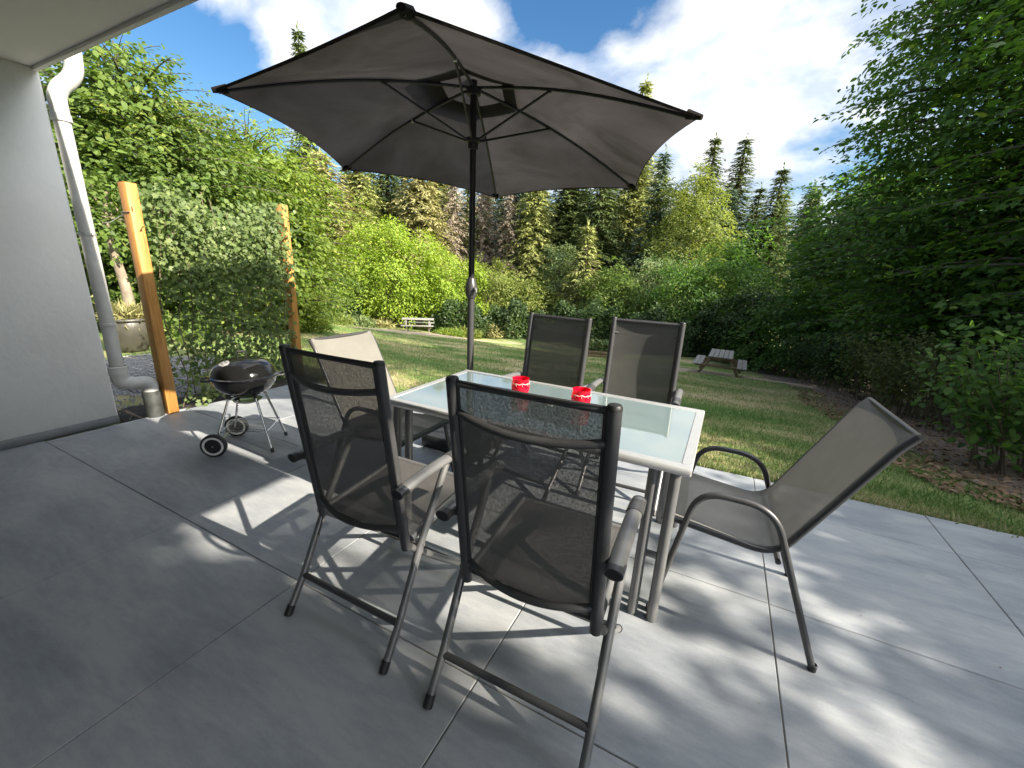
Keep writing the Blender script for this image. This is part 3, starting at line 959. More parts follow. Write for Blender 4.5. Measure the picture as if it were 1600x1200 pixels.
# ------------------------------------------------------------------ posts and climber
def post(name, x, y, h, rz, label, lean=(0, 0)):
    t = empty(name, (x, y, -0.02), rz, label, 'post', 'orange timber posts of the climber screen')
    m = MB(); m.bbox((0, 0, h / 2), (0.088, 0.088, h), 0.005)
    m.v = [(a + lean[0] * c, b + lean[1] * c, c) for a, b, c in m.v]
    m.build('timber', M['post'], t)
    return t
p1 = post('timber_post', -4.40, 1.765, 1.965, R(8), 'orange timber post next to the drain, nearer end of the climber screen')
w = MB(); w.tube(bez([(-0.046, 0.0, 1.74), (-0.09, -0.03, 1.72), (-0.16, -0.08, 1.66), (-0.20, -0.10, 1.655)], 6), 0.0025, 6)
w.tube([(-0.047, -0.047, 1.745), (0.047, -0.047, 1.742)], 0.0025, 6)
w.build('tie_wire', M['alu'], p1)
post('timber_post', -4.70, 3.29, 2.03, R(14), 'orange timber post behind the kettle barbecue, farther end of the climber screen')

def climber():
    A = np.array([-4.44, 1.85, 0.0]); B = np.array([-4.70, 3.23, 0.0])
    t = empty('climbing_plant', tuple((A + B) / 2), 0, 'leafy green climber trained between the two orange timber posts', 'climber')
    rng = rng_of(21)
    off = -(A + B) / 2
    d = B - A; L = np.linalg.norm(d); d /= L; n = np.array([d[1], -d[0], 0])
    m = MB()
    stems = []
    for k in range(15):
        u = (k + 0.5) / 15 + rng.normal(0, 0.02)
        h = rng.uniform(1.45, 2.0)
        pts = []
        for i in range(8):
            z = h * i / 7
            p = A + d * L * (u + 0.03 * math.sin(i * 1.3 + k)) + n * rng.normal(0, 0.02) + np.array([0, 0, z]) + off
            pts.append(p)
        stems.append(np.array(pts))
        m.tube(bez(pts, 4), 0.005, 5)
    m.build('stems', M['twig'], t)
    P = []
    N_ = 7600
    while len(P) < N_:
        u = rng.random(); z = rng.uniform(0.02, 2.02)
        colm = 0.5 + 0.5 * math.sin(u * 2 * PI * 7.5 + 0.8 * math.sin(z * 4))
        dens = 0.25 + 0.75 * np.clip((z - 0.95) / 0.35, 0, 1)
        if z < 0.95: dens = 0.12 + 0.66 * colm ** 2
        if z < 0.25: dens *= 0.9
        if 0.62 < z < 0.95: dens *= 0.8
        topz = 1.78 + 0.13 * math.sin(u * 8 + 0.6) + 0.07 * math.sin(u * 23) + 0.05 * math.sin(u * 51)
        if u < 0.12: dens *= 0.55 if z > 1.0 else 0.35
        if z > topz: dens *= max(0, 1 - (z - topz) / 0.2) ** 2
        if rng.random() < dens:
            P.append(A + d * L * u + n * rng.normal(0, 0.06 + 0.055 * (z > 1)) + d * rng.normal(0, 0.05) + np.array([0, 0, z]) + off)
    P = np.array(P)
    nr = n[None] * rng.choice([-1, 1, 1], len(P))[:, None] * 0.7 + np.array([0.25, -0.35, 0.55])[None] + rng.normal(0, 0.45, (len(P), 3))
    dr = rng.normal(0, 0.5, (len(P), 3)) + np.array([0, 0, -0.8])
    V, l, s, tt = leaves(P, nr, dr, rng.uniform(0.026, 0.058, len(P)), LEAF_LOBED)
    np_mesh('foliage', V, l, s, tt, M['vine'], t)
climber()

# ------------------------------------------------------------------ table
def table():
    t = empty('patio_table', (-0.768, 1.926, 0), R(-0.4), 'rectangular aluminium patio table with a frosted pale green glass top', 'table')
    hx, hy, ztop = 0.760, 0.397, 0.720
    m = MB()
    b = 0.042; zc = ztop - 0.017
    m.bbox((0, -hy + b / 2, zc), (2 * hx, b, 0.034), 0.005); m.bbox((0, hy - b / 2, zc), (2 * hx, b, 0.034), 0.005)
    m.bbox((-hx + b / 2, 0, zc - 0.0006), (b, 2 * hy - 2 * b + 0.004, 0.033), 0.005); m.bbox((hx - b / 2, 0, zc - 0.0006), (b, 2 * hy - 2 * b + 0.004, 0.033), 0.005)
    m.build('top_frame', M['alu'], t)
    m = MB(); m.bbox((0, 0, ztop - 0.0065), (2 * hx - 2 * b + 0.006, 2 * hy - 2 * b + 0.006, 0.006), 0.002); m.build('glass_top', M['glass_top'], t)
    for sx in (-1, 1):
        for sy in (-1, 1):
            m = MB()
            for dx in (0.055, 0.135):
                x = sx * (hx - dx)
                m.tube([(x, sy * (hy - 0.05), ztop - 0.036), (x - sx * 0.004, sy * (hy - 0.015), 0.012)], 0.0215, 14)
                m.tube([(x - sx * 0.004, sy * (hy - 0.015), 0.014), (x - sx * 0.004, sy * (hy - 0.015), 0.0)], 0.0195, 14)
            m.bbox((sx * (hx - 0.095), sy * (hy - 0.03), 0.30), (0.05, 0.018, 0.025), 0.003)
            m.build('leg', M['gunmetal_light'], t)
    m = MB()
    m.tube([(-hx + 0.1, 0, ztop - 0.05), (hx - 0.1, 0, ztop - 0.05)], 0.014, 8)
    m.build('underframe_bar', M['gunmetal_light'], t)
    m = MB(); m.lathe([(0, 0.004), (0.026, 0.004), (0.030, 0.002), (0.031, -0.002)], 24, (0.015, 0.025, ztop - 0.0025)); m.build('hole_cap', M['alu'], t)
table()

def jar(x, y, label, rz):
    t = empty('candle_jar', (x, y, 0.7170), rz, label, 'candle jar', 'red glass candle jars on the table')
    prof = [(0.0, 0.0), (0.036, 0.0), (0.043, 0.006), (0.050, 0.022), (0.0525, 0.042), (0.051, 0.06), (0.047, 0.072), (0.046, 0.080), (0.0485, 0.089), (0.0495, 0.092),
            (0.0465, 0.092), (0.0435, 0.080), (0.0475, 0.06), (0.049, 0.042), (0.0465, 0.022), (0.036, 0.008), (0.0, 0.008)]
    m = MB(); m.lathe(prof, 40); m.build('glass_body', M['red_glass'], t)
    m = MB()
    pts = []
    for k in range(73):
        a = 2 * PI * k / 72
        zz = 0.0665 + 0.0022 * math.sin(9 * a) + 0.0012 * math.sin(4 * a)
        pts.append((0.0498 * math.cos(a), 0.0498 * math.sin(a), zz))
    m.tube(pts, [0.0011 + 0.0008 * abs(math.sin(k * 0.55)) for k in range(73)], 6)
    for k in range(9):
        a = 2 * PI * (k + 0.2) / 9
        m.tube([(0.0508 * math.cos(a), 0.0508 * math.sin(a), 0.064), (0.0525 * math.cos(a + .05), 0.0525 * math.sin(a + .05), 0.055)], [0.0016, 0.0006], 5)
    m.build('cream_pattern', M['wax_line'], t)
jar(-0.965, 2.035, 'left red glass candle jar on the table, in front of the left far chair', 0.3)
jar(-0.600, 2.020, 'right red glass candle jar on the table, in front of the right far chair', 1.4)

# ------------------------------------------------------------------ folding recliner chairs
def folding_chair():
    t = empty('folding_chair')
    up = lambda z: -0.09 * (z - 0.41) / 0.697
    for s in (-1, 1):
        m = MB(); m.tube([(s * 0.221, up(0.385), 0.385), (s * 0.221, up(1.108), 1.108)], 0.0185, 14); u = m.build('upright', M['gunmetal'], t)
        m = MB(); m.lathe([(0.0186, 0.0), (0.0186, 0.006), (0.015, 0.012), (0, 0.014)], 14, (s * 0.221, up(1.105), 1.102)); m.build('end_cap', M['black_plastic'], u)
    m = MB(); m.tube([(-0.21, up(1.095), 1.095), (0.21, up(1.095), 1.095)], 0.009, 10); m.build('top_rail', M['gunmetal'], t)
    for z, bow in ((1.012, 0.045), (0.475, 0.05)):
        m = MB(); m.tube([(x, up(z) - bow * (1 - (x / 0.212) ** 2), z - 0.016 * (1 - (x / 0.212) ** 2)) for x in np.linspace(-0.212, 0.212, 15)], 0.0115, 10); m.build('back_bar', M['gunmetal'], t)
    m = MB()
    m.grid(lambda u, v: ((u - .5) * 0.408, up(0.425 + v * 0.68) - 0.018 * (1 - (2 * u - 1) ** 2) * (0.4 + 0.6 * math.sin(PI * v)), 0.425 + v * 0.68), 10, 16)
    m.build('back_sling', M['sling'], t)
    m = MB()
    for z in (0.427, 1.103):
        m.tube([(x, up(z) - 0.018 * (1 - (x / 0.204) ** 2) * 0.4, z) for x in np.linspace(-0.204, 0.204, 9)], 0.005, 6)
    for s in (-1, 1):
        m.tube([(s * 0.203, up(z) - 0.004, z) for z in (0.427, 0.75, 1.10)], 0.006, 6)
    m.build('sling_hem', M['sling_edge'], t)
    # seat
    for s in (-1, 1):
        m = MB(); m.tube([(s * 0.222, 0.03, 0.410), (s * 0.222, 0.455, 0.448)], 0.014, 10); m.build('seat_rail', M['gunmetal_light'], t)
    m = MB(); m.tube([(-0.222, 0.455, 0.448), (0.222, 0.455, 0.448)], 0.013, 10); m.build('front_rail', M['gunmetal_light'], t)
    m = MB(); m.grid(lambda u, v: ((u - .5) * 0.43, 0.02 + v * 0.435, 0.414 + 0.040 * v - 0.02 * (1 - (2 * u - 1) ** 2) * math.sin(PI * min(1, v + .1))), 8, 10)
    m.build('seat_sling', M['sling'], t)
    # arms
    for s in (-1, 1):
        a0, a1 = (s * 0.263, -0.075, 0.662), (s * 0.263, 0.300, 0.672)
        m = MB()
        P = [Vector(a0).lerp(Vector(a1), k / 8) + Vector((0, 0, 0.010 * math.sin(PI * k / 8))) for k in range(9)]
        m.tube(P, 0.0165, 14, r2=1.45); arm = m.build('armrest', M['gunmetal_light'], t)
        m = MB(); m.tube([P[6] + Vector((0, 0, 0.0)), P[7], P[8] + Vector((0, 0.012, -0.003))], [0.0185, 0.0185, 0.0165], 14, r2=1.45); m.build('arm_grip', M['gunmetal'], arm)
        m = MB(); m.tube([P[0] + Vector((0, -0.006, 0)), P[0] + Vector((0, 0.045, 0.001))], 0.0178, 14, r2=1.45); m.build('end_sleeve', M['gunmetal'], arm)
        m = MB(); m.tube([P[0] + Vector((0, -0.0068, 0)), P[0] + Vector((0, -0.0058, 0))], 0.014, 12, r2=1.45); m.build('end_plug', M['black_plastic'], arm)
        m = MB(); m.tube([(s * 0.235, up(0.66), 0.655), (s * 0.263, -0.05, 0.648)], 0.006, 6); m.build('arm_pivot', M['black_plastic'], arm)
    # crossed legs
    for s in (-1, 1):
        m = MB(); m.tube([(s * 0.258, -0.170, 0.010), (s * 0.258, -0.087, 0.14), (s * 0.258, 0.043, 0.395), (s * 0.258, 0.205, 0.655)], 0.0145, 12, r2=1.0); lg = m.build('rear_leg', M['gunmetal_light'], t)
        m = MB(); m.tube([(s * 0.258, -0.1775, 0.0), (s * 0.258, -0.157, 0.034)], 0.0165, 12); m.build('foot_cap', M['black_plastic'], lg)
        m = MB(); m.tube([(s * 0.240, 0.43, 0.008), (s * 0.240, 0.20, 0.21), (s * 0.240, 0.0, 0.40)], 0.0135, 12); lg = m.build('front_leg', M['gunmetal_light'], t)
        m = MB(); m.tube([(s * 0.240, 0.438, 0.0), (s * 0.240, 0.415, 0.022)], 0.016, 12); m.build('foot_cap', M['black_plastic'], lg)
        m = MB(); m.tube([(s * 0.205, 0.035, 0.392), (s * 0.2735, 0.043, 0.392)], 0.007, 10); m.build('hinge_bolt', M['gunmetal_light'], t)
        m = MB(); m.tube([(s * 0.247, 0.03, 0.385), (s * 0.247, -0.015, 0.285)], 0.0045, 6); m.build('stay_rod', M['black_metal'], t)
    m = MB(); m.tube([(-0.258, -0.090, 0.135), (0.258, -0.090, 0.135)], 0.0125, 10); m.build('rear_crossbar', M['gunmetal'], t)
    m = MB(); m.tube([(-0.24, 0.335, 0.09), (0.24, 0.335, 0.09)], 0.0115, 10); m.build('front_crossbar', M['gunmetal'], t)
    return t
fc = folding_chair()
FOLD = [(-0.409, 0.983, 1.2, 'high-backed folding mesh chair nearest the camera, its back towards us at the table'),
        (-1.135, 0.995, 0.3, 'high-backed folding mesh chair with its back towards us, between nearest chair and barbecue'),
        (-1.000, 2.560, 172.6, 'folding mesh chair across the table behind the left red jar, facing us'),
        (-0.440, 2.780, 182.0, 'folding mesh chair across the table behind the right red jar, facing us')]
for i, (x, y, a, lab) in enumerate(FOLD):
    o = fc if i == 0 else copy_tree(fc)
    o.location = (x, y, 0); o.rotation_euler = (0, 0, R(a))
    tag(o, lab, 'chair', 'high-backed folding chairs along the long sides of the table')

# ------------------------------------------------------------------ stacking chairs
def stacking_chair():
    t = empty('stacking_chair')
    prof = fillet([(0, 0.424, 0.436), (0, 0.405, 0.449), (0, 0.02, 0.405), (0, -0.235, 0.905), (0, -0.268, 0.948)], 0.09, 8)
    for s in (-1, 1):
        m = MB(); m.tube([p + Vector((s * 0.231, 0, -0.004)) for p in prof], 0.0125, 10); m.build('side_rail', M['gunmetal'], t)
    for p in (prof[0], prof[-1]):
        m = MB(); m.tube([p + Vector((-0.231, 0, -0.004)), p + Vector((0.231, 0, -0.004))], 0.0105, 10); m.build('cross_rail', M['gunmetal'], t)
    n = len(prof)
    def sl(u, v):
        f = v * (n - 1); i = min(int(f), n - 2)
        p = prof[i].lerp(prof[i + 1], f - i)
        sag = 0.014 * (1 - (2 * u - 1) ** 2)
        T = (prof[i + 1] - prof[i]).normalized()
        nn = Vector((0, T.z, -T.y))
        if nn.z > 0: nn = -nn
        return p + Vector(((u - .5) * 0.462, 0, 0)) + nn * (sag - 0.010) * 1.0
    m = MB(); m.grid(sl, 8, 44); m.build('sling', M['sling_fine'], t)
    for s in (-1, 1):
        pts = fillet([(s * 0.275, 0.425, 0.008), (s * 0.250, 0.315, 0.603), (s * 0.250, 0.055, 0.598), (s * 0.278, -0.165, 0.008)], 0.10, 9)
        m = MB(); m.tube(pts, 0.0125, 12); a = m.build('arm_frame', M['gunmetal'], t)
        for p in (pts[0], pts[-1]):
            m = MB(); m.lathe([(0, -0.008), (0.0145, -0.008), (0.0145, 0.018), (0.0125, 0.02)], 12, tuple(p)); m.build('foot_cap', M['black_plastic'], a)
    m = MB()
    m.tube([(-0.262, 0.352, 0.40), (0.262, 0.352, 0.40)], 0.010, 8)
    m.tube([(-0.256, 0.012, 0.392), (0.256, 0.012, 0.392)], 0.010, 8)
    m.build('under_seat_bars', M['gunmetal'], t)
    return t
sc_ = stacking_chair()
STACK = [(0.330, 1.873, 91.8, 'low-backed sling chair at the right end of the table, tilted away to the right'),
         (-1.900, 1.842, -90.8, 'low-backed sling chair at the left end of the table with pale sunlit back')]
for i, (x, y, a, lab) in enumerate(STACK):
    o = sc_ if i == 0 else copy_tree(sc_)
    o.location = (x, y, 0); o.rotation_euler = (0, 0, R(a))
    tag(o, lab, 'chair', 'sling chairs at the ends of the table')

# ------------------------------------------------------------------ parasol
def parasol():
    X, Y = -1.72, 2.677
    t = empty('parasol', (X, Y, 0), 0, 'large hexagonal taupe garden parasol open over the table', 'parasol')
    m = MB()
    m.tube([(0, 0, 1.22), (0, 0, 2.60)], 0.0225, 18); m.build('upper_pole', M['black_metal'], t)
    m = MB(); m.tube([(0, 0, 0.10), (0, 0, 1.20)], 0.026, 18); m.build('lower_pole', M['gunmetal'], t)
    m = MB(); m.lathe([(0.027, 1.175), (0.032, 1.18), (0.041, 1.205), (0.045, 1.24), (0.043, 1.275), (0.033, 1.305), (0.027, 1.325), (0.0235, 1.33)], 24); cr_ = m.build('crank_housing', M['gunmetal'], t)
    m = MB(); m.tube([(0.03, -0.015, 1.25), (0.062, -0.03, 1.25)], 0.012, 12); m.tube([(0.058, -0.028, 1.25), (0.062, -0.030, 1.225)], 0.009, 8); m.build('crank_handle', M['gunmetal_light'], cr_)
    apex = Vector((0, 0, 2.575)); Rr, zc, a0, tx, ty = 1.475, 2.186, 0.924, -0.013, -0.055
    corners = [Vector((Rr * math.cos(a0 + k * PI / 3), Rr * math.sin(a0 + k * PI / 3), zc + tx * Rr * math.cos(a0 + k * PI / 3) + ty * Rr * math.sin(a0 + k * PI / 3))) for k in range(6)]
    def rib(k, s):
        p = apex.lerp(corners[k % 6], s)
        p.z += 0.050 * math.sin(PI * min(1, s)) 
        return p
    def canopy_pt(k, u, s, lift=0.0):
        a, b = rib(k, s), rib(k + 1, s)
        p = a.lerp(b, u)
        w = 4 * u * (1 - u)
        c = Vector((0, 0, p.z))
        p = p.lerp(c, 0.045 * w * s * s)
        p.z += -0.012 * w * math.sin(PI * min(1, s)) + 0.030 * w * s ** 4 + lift
        return p
    m = MB()
    for k in range(6):
        m.grid(lambda u, v: canopy_pt(k, u, 0.155 + v * 0.845), 12, 18)
        # folded hem
        m.grid(lambda u, v: canopy_pt(k, u, 1.0) + Vector((0, 0, -0.009 * v)) - Vector((canopy_pt(k, u, 1.0).x, canopy_pt(k, u, 1.0).y, 0)).normalized() * 0.012 * v, 12, 1)
    m.build('canopy', M['canvas'], t, angle=25)
    m = MB()
    for k in range(6):
        m.grid(lambda u, v: canopy_pt(k, u, 0.01 + v * 0.245, 0.028 + 0.012 * v), 8, 6)
    m.build('vent_cap', M['canvas'], t, angle=25)
    m = MB(); m.lathe([(0, 0.07), (0.012, 0.066), (0.02, 0.05), (0.016, 0.03), (0.03, 0.02), (0.033, 0.0)], 16, (0, 0, 2.612)); m.build('finial', M['black_plastic'], t)
    m = MB(); m.lathe([(0.024, -0.05), (0.045, -0.045), (0.05, -0.02), (0.045, 0.0), (0.024, 0.004)], 18, (0, 0, 2.56)); m.build('top_hub', M['black_plastic'], t)
    m = MB(); m.lathe([(0.024, -0.06), (0.034, -0.055), (0.036, -0.015), (0.05, -0.01), (0.05, 0.012), (0.03, 0.018), (0.024, 0.02)], 18, (0, 0, 2.245)); m.build('runner', M['black_plastic'], t)
    dn = Vector((0, 0, -0.016))
    for k in range(6):
        m = MB()
        m.tube([rib(k, s) + dn for s in np.linspace(0.03, 0.985, 14)], 0.0095, 8, up=(0, 0, 1))
        rb = m.build('rib', M['black_metal'], t)
        m = MB(); d = Vector((corners[k].x, corners[k].y, 0)).normalized()
        m.tube([d * 0.045 + Vector((0, 0, 2.245)), rib(k, 0.40) + dn * 1.5], 0.0075, 8); m.build('strut', M['black_metal'], rb)
        m = MB(); m.lathe([(0, -0.012), (0.011, -0.01), (0.011, 0.008), (0, 0.01)], 8, tuple(rib(k, 0.40) + dn * 1.4)); m.build('strut_joint', M['alu'] if k in (2, 4) else M['black_plastic'], rb)
        c = corners[k]
        m = MB(); m.tube([rib(k, 0.955) + dn * .4, rib(k, 1.004) + dn * .25], [0.024, 0.013], 8, r2=1.4); m.build('corner_pocket', M['canvas'], rb)
    m = MB(); m.bbox((-0.02, -0.005, 0.052), (0.54, 0.54, 0.104), 0.018); m.build('base', M['black_plastic'], t)
    m = MB(); m.lathe([(0.06, 0.10), (0.05, 0.112), (0.033, 0.118), (0.033, 0.36), (0.0265, 0.366)], 18); m.build('base_sleeve', M['black_metal'], t)
parasol()

# ------------------------------------------------------------------ kettle barbecue
def kettle():
    t = empty('kettle_barbecue', (-3.11, 1.735, 0), R(129.3), 'small black kettle barbecue on chrome legs with two wheels', 'barbecue')
    rz = R(129.3)
    def wa(deg): return R(deg) - rz           # world angle -> local
    m = MB(); m.lathe([(0.0, 0.405), (0.06, 0.407), (0.115, 0.425), (0.165, 0.458), (0.20, 0.505), (0.214, 0.553), (0.222, 0.557), (0.222, 0.562), (0.205, 0.562)], 48)
    bowl = m.build('bowl', M['enamel'], t)
    m = MB(); m.lathe([(0.210, 0.562), (0.226, 0.5635), (0.227, 0.570), (0.215, 0.576), (0.206, 0.606), (0.186, 0.640), (0.155, 0.667), (0.11, 0.685), (0.05, 0.694), (0.0, 0.696)], 48)
    lid = m.build('lid', M['enamel'], t)
    a = wa(-30)
    dx_, dy_ = math.cos(a + PI / 2), math.sin(a + PI / 2)
    m = MB()
    m.tube(fillet([(-0.028 * dx_, -0.028 * dy_, 0.69), (-0.028 * dx_, -0.028 * dy_, 0.742), (0.028 * dx_, 0.028 * dy_, 0.742), (0.028 * dx_, 0.028 * dy_, 0.69)], 0.006, 3), 0.0035, 8)
    m.tube([(-0.024 * dx_, -0.024 * dy_, 0.742), (0.024 * dx_, 0.024 * dy_, 0.742)], 0.009, 10); m.build('lid_handle', M['black_plastic'], lid)
    a = wa(-83)
    c = Vector((0.137 * math.cos(a), 0.137 * math.sin(a), 0.676))
    nrm = Vector((0.36 * math.cos(a), 0.36 * math.sin(a), 0.93)).normalized()
    q = nrm.to_track_quat('Z', 'Y').to_matrix()
    m = MB(); m.lathe([(0, 0.005), (0.028, 0.005), (0.034, 0.003), (0.034, -0.006)], 28)
    m.v = [tuple(q @ Vector(p) + c) for p in m.v]; vt = m.build('lid_vent', M['alu'], lid)
    m = MB()
    for k in range(4):
        b = k * PI / 2 + 0.4
        m.lathe([(0, 0.0062), (0.006, 0.0062), (0.006, 0.004)], 12, (0.017 * math.cos(b), 0.017 * math.sin(b), 0))
    m.v = [tuple(q @ Vector(p) + c) for p in m.v]; m.build('vent_holes', M['black_plastic'], vt)
    for ang in (-119, 61):
        a = wa(ang); d = Vector((math.cos(a), math.sin(a), 0)); s = Vector((-d.y, d.x, 0))
        m = MB(); m.tube(fillet([d * 0.21 + s * 0.05 + Vector((0, 0, 0.548)), d * 0.262 + s * 0.05 + Vector((0, 0, 0.552)), d * 0.262 - s * 0.05 + Vector((0, 0, 0.552)), d * 0.21 - s * 0.05 + Vector((0, 0, 0.548))], 0.02, 4), 0.007, 8)
        m.build('side_handle', M['black_plastic'], bowl)
    for sx, sy in ((-1, 1), (1, 1), (-1, -1), (1, -1)):
        foot = Vector((sx * 0.165, sy * 0.185, 0.085 if sy > 0 else 0.012))
        top = Vector((sx * 0.085, sy * 0.085, 0.425))
        m = MB(); m.tube([top, foot], 0.0085, 10); lg = m.build('leg', M['chrome'], t)
        m = MB(); m.tube([top + Vector((0, 0, -0.025)), top + Vector((sx * 0.01, sy * 0.01, 0.02))], 0.013, 8); m.build('leg_socket', M['black_metal'], lg)
        if sy < 0:
            m = MB(); m.tube([foot + Vector((0, 0, -0.012)), foot + Vector((-sx * 0.005, -sy * 0.005, 0.02))], 0.0115, 10); m.build('foot_cap', M['black_plastic'], lg)
    m = MB(); m.tube([(-0.205, 0.185, 0.085), (0.205, 0.185, 0.085)], 0.005, 8); m.build('axle', M['chrome'], t)
    for sx in (-1, 1):
        m = MB(); m.lathe([(0.018, 0.016), (0.052, 0.014), (0.055, 0.017), (0.078, 0.017), (0.085, 0.011), (0.085, -0.011), (0.078, -0.017), (0.055, -0.017), (0.052, -0.014), (0.018, -0.016)], 36, (sx * 0.195, 0.185, 0.085), 'X', True)
        wh = m.build('wheel', M['black_plastic'], t)
        m = MB()
        for f in (1, -1):
            m.lathe([(0.054, f * 0.0172), (0.0555, f * 0.0185), (0.068, f * 0.0185), (0.0695, f * 0.0172)], 36, (sx * 0.195, 0.185, 0.085), 'X')
        m.build('white_ring', M['white_rubber'], wh)
        m = MB(); m.lathe([(0, 0.026), (0.007, 0.024), (0.009, 0.016), (0.009, -0.016), (0.007, -0.024), (0, -0.026)], 14, (sx * 0.195, 0.185, 0.085), 'X'); m.build('hub_cap', M['chrome'], wh)
    m = MB(); m.lathe([(0, 0.352), (0.06, 0.353), (0.092, 0.366), (0.098, 0.375), (0.090, 0.372), (0.058, 0.358), (0, 0.357)], 32); m.build('ash_catcher', M['chrome'], t)
    m = MB()
    z = 0.165
    f = lambda sx, sy: Vector((sx * 0.145, sy * 0.16, z))
    for p, q_ in (((-1, -1), (1, -1)), ((1, -1), (1, 1)), ((1, 1), (-1, 1)), ((-1, 1), (-1, -1))):
        m.tube([f(*p), f(*q_)], 0.003, 6)
    for k in range(1, 9):
        x = -0.145 + 0.29 * k / 9
        m.tube([(x, -0.16, z), (x, 0.16, z)], 0.002, 5)
    m.build('wire_shelf', M['chrome'], t)
kettle()

# ------------------------------------------------------------------ garden furniture and pots further back
def picnic_table(x, y, rz, label, mat, legmat):
    t = empty('picnic_table', (x, y, float(zt(x, y)) + 0.01), rz, label, 'picnic table', 'wooden picnic tables on the lawn')
    m = MB()
    for k in range(5):
        m.bbox((0, -0.30 + 0.15 * k, 0.725), (1.75, 0.138, 0.035), 0.005)
    m.build('tabletop', M[mat], t)
    for s in (-1, 1):
        m = MB()
        for d in (-0.075, 0.075):
            m.bbox((0, s * 0.68 + d, 0.43), (1.75, 0.138, 0.035), 0.005)
        m.build('bench_seat', M[mat], t)
    for sx in (-1, 1):
        for sy in (-1, 1):
            m = MB()
            rot = Matrix.Rotation(sy * R(30), 3, 'X')
            m.bbox((sx * 0.62, sy * 0.46, 0.35), (0.04, 0.09, 0.83), 0.004, rot)
            m.build('leg', M[legmat], t)
        m = MB(); m.bbox((sx * 0.662, 0, 0.385), (0.04, 1.50, 0.09), 0.004); m.bbox((sx * 0.662, 0, 0.67), (0.04, 0.68, 0.07), 0.004); m.build('cross_beam', M[legmat], t)
    return t
picnic_table(-15.2, 18.2, R(36), 'pale weathered picnic table in the sun on the far lawn, left of the parasol pole', 'old_wood', 'old_wood')
picnic_table(0.17, 16.0, R(88), 'brown picnic table in the shade on bare earth near the right hedge', 'old_wood', 'table_wood')

def pot():
    x, y = -8.05, 2.90
    t = empty('plant_pot', (x, y, float(zt(x, y)) + 0.012), 0, 'large dark glazed pot with a dry brown plant behind the drainpipe', 'plant pot')
    m = MB(); m.lathe([(0, 0), (0.17, 0), (0.19, 0.02), (0.245, 0.16), (0.275, 0.32), (0.27, 0.42), (0.255, 0.455), (0.285, 0.462), (0.295, 0.48), (0.285, 0.50), (0.25, 0.50), (0.245, 0.45), (0, 0.44)], 36); m.build('pot', M['terracotta_dark'], t)
    rng = rng_of(3); n = 900
    a = rng.uniform(0, 6.28, n); r = 0.22 * np.sqrt(rng.random(n))
    P = np.stack([r * np.cos(a), r * np.sin(a), 0.44 + rng.random(n) * 0.16], 1)
    D = np.stack([np.cos(a) * 0.7, np.sin(a) * 0.7, rng.uniform(0.2, 1.3, n)], 1) + rng.normal(0, .3, (n, 3))
    V, l, s, tt = leaves(P, rng.normal(0, 1, (n, 3)), D, rng.uniform(0.08, 0.24, n), LEAF_NEEDLE * np.array([1, .5, 1]))
    np_mesh('dry_plant', V, l, s, tt, M['larch'], t)
pot()

def planter():
    x, y = -4.55, 18.4
    t = empty('wooden_planter', (x, y, float(zt(x, y))), R(15), 'low wooden planter of green leaves seen between the two far chairs', 'planter')
    m = MB()
    for k in range(2):
        for s in (-1, 1):
            m.bbox((0, s * 0.30, 0.09 + 0.16 * k), (1.5, 0.03, 0.15), 0.004)
            m.bbox((s * 0.735, 0, 0.09 + 0.16 * k), (0.03, 0.57, 0.15), 0.004)
    m.build('box', M['table_wood'], t)
    m = MB(); m.bbox((0, 0, 0.13), (1.44, 0.57, 0.25), 0.01); m.build('soil', M['soil'], t)
    rng = rng_of(8); n = 900
    P = np.stack([rng.uniform(-.7, .7, n), rng.uniform(-.26, .26, n), 0.26 + rng.random(n) ** 1.5 * 0.55], 1)
    V, l, s, tt = leaves(P, rng.normal(0, .6, (n, 3)) + np.array([0, 0, .8]), rng.normal(0, 1, (n, 3)), rng.uniform(0.08, 0.17, n), LEAF_OVAL)
    np_mesh('plants', V, l, s, tt, M['greygreen'], t)
planter()

# ------------------------------------------------------------------ trees and shrubs
def at_az(az, d): return d * math.sin(R(az)), d * math.cos(R(az))

# right-hand side: tall dark broadleaf trees whose branches hang over the lawn
def btree(az, d, label, mat, radii, cz, ncl, per, leaf, seed, cat='tree', name='broadleaf_tree', **kw):
    x, y = at_az(az, d)
    return broadleaf(name, label, cat, x, y, radii, cz, ncl, per, leaf, M and mat, seed, **kw)

RG = 'dark broadleaf trees along the right side of the lawn'
bough_tree('maple_tree', 'big dark maple filling the upper right corner, its boughs hanging over the bark mulch', 'tree', 6.8, 8.4, (4.5, 4.4, 5.8), 6.1, 260, 0.135, 'maple', 31, LEAF_LOBED, 0.125, 0.62, 7, 0.17, -0.88, RG, fill=800, fill_leaf=0.14, irregular=0.12)
bough_tree('beech_tree', 'tall dark beech behind the big maple with wispy top twigs against the cloud', 'tree', 5.5, 14.4, (4.2, 3.9, 6.6), 6.8, 300, 0.14, 'maple_b', 32, LEAF_OVAL, 0.135, 0.62, 7, 0.15, -0.9, RG, fill=1200, fill_leaf=0.14, irregular=0.16, max_len=4.0, droop=0.26)
bough_tree('beech_tree', 'shorter beech farther along the right side, above the shaded picnic table', 'tree', 4.7, 21.0, (3.7, 3.6, 4.4), 4.5, 120, 0.17, 'maple_b', 33, LEAF_OVAL, 0.15, 0.65, 6, 0.13, -0.9, RG, fill=200)
broadleaf('maple_tree', 'shadowed maple deep behind the hanging boughs at the right edge', 'tree', 11.5, 10.5, (4.2, 4.2, 4.6), 4.6, 700, 40, 0.26, 'maple', 34, LEAF_LOBED, 0.8, 0.18, group=RG, shell=0.6, limbs=8)
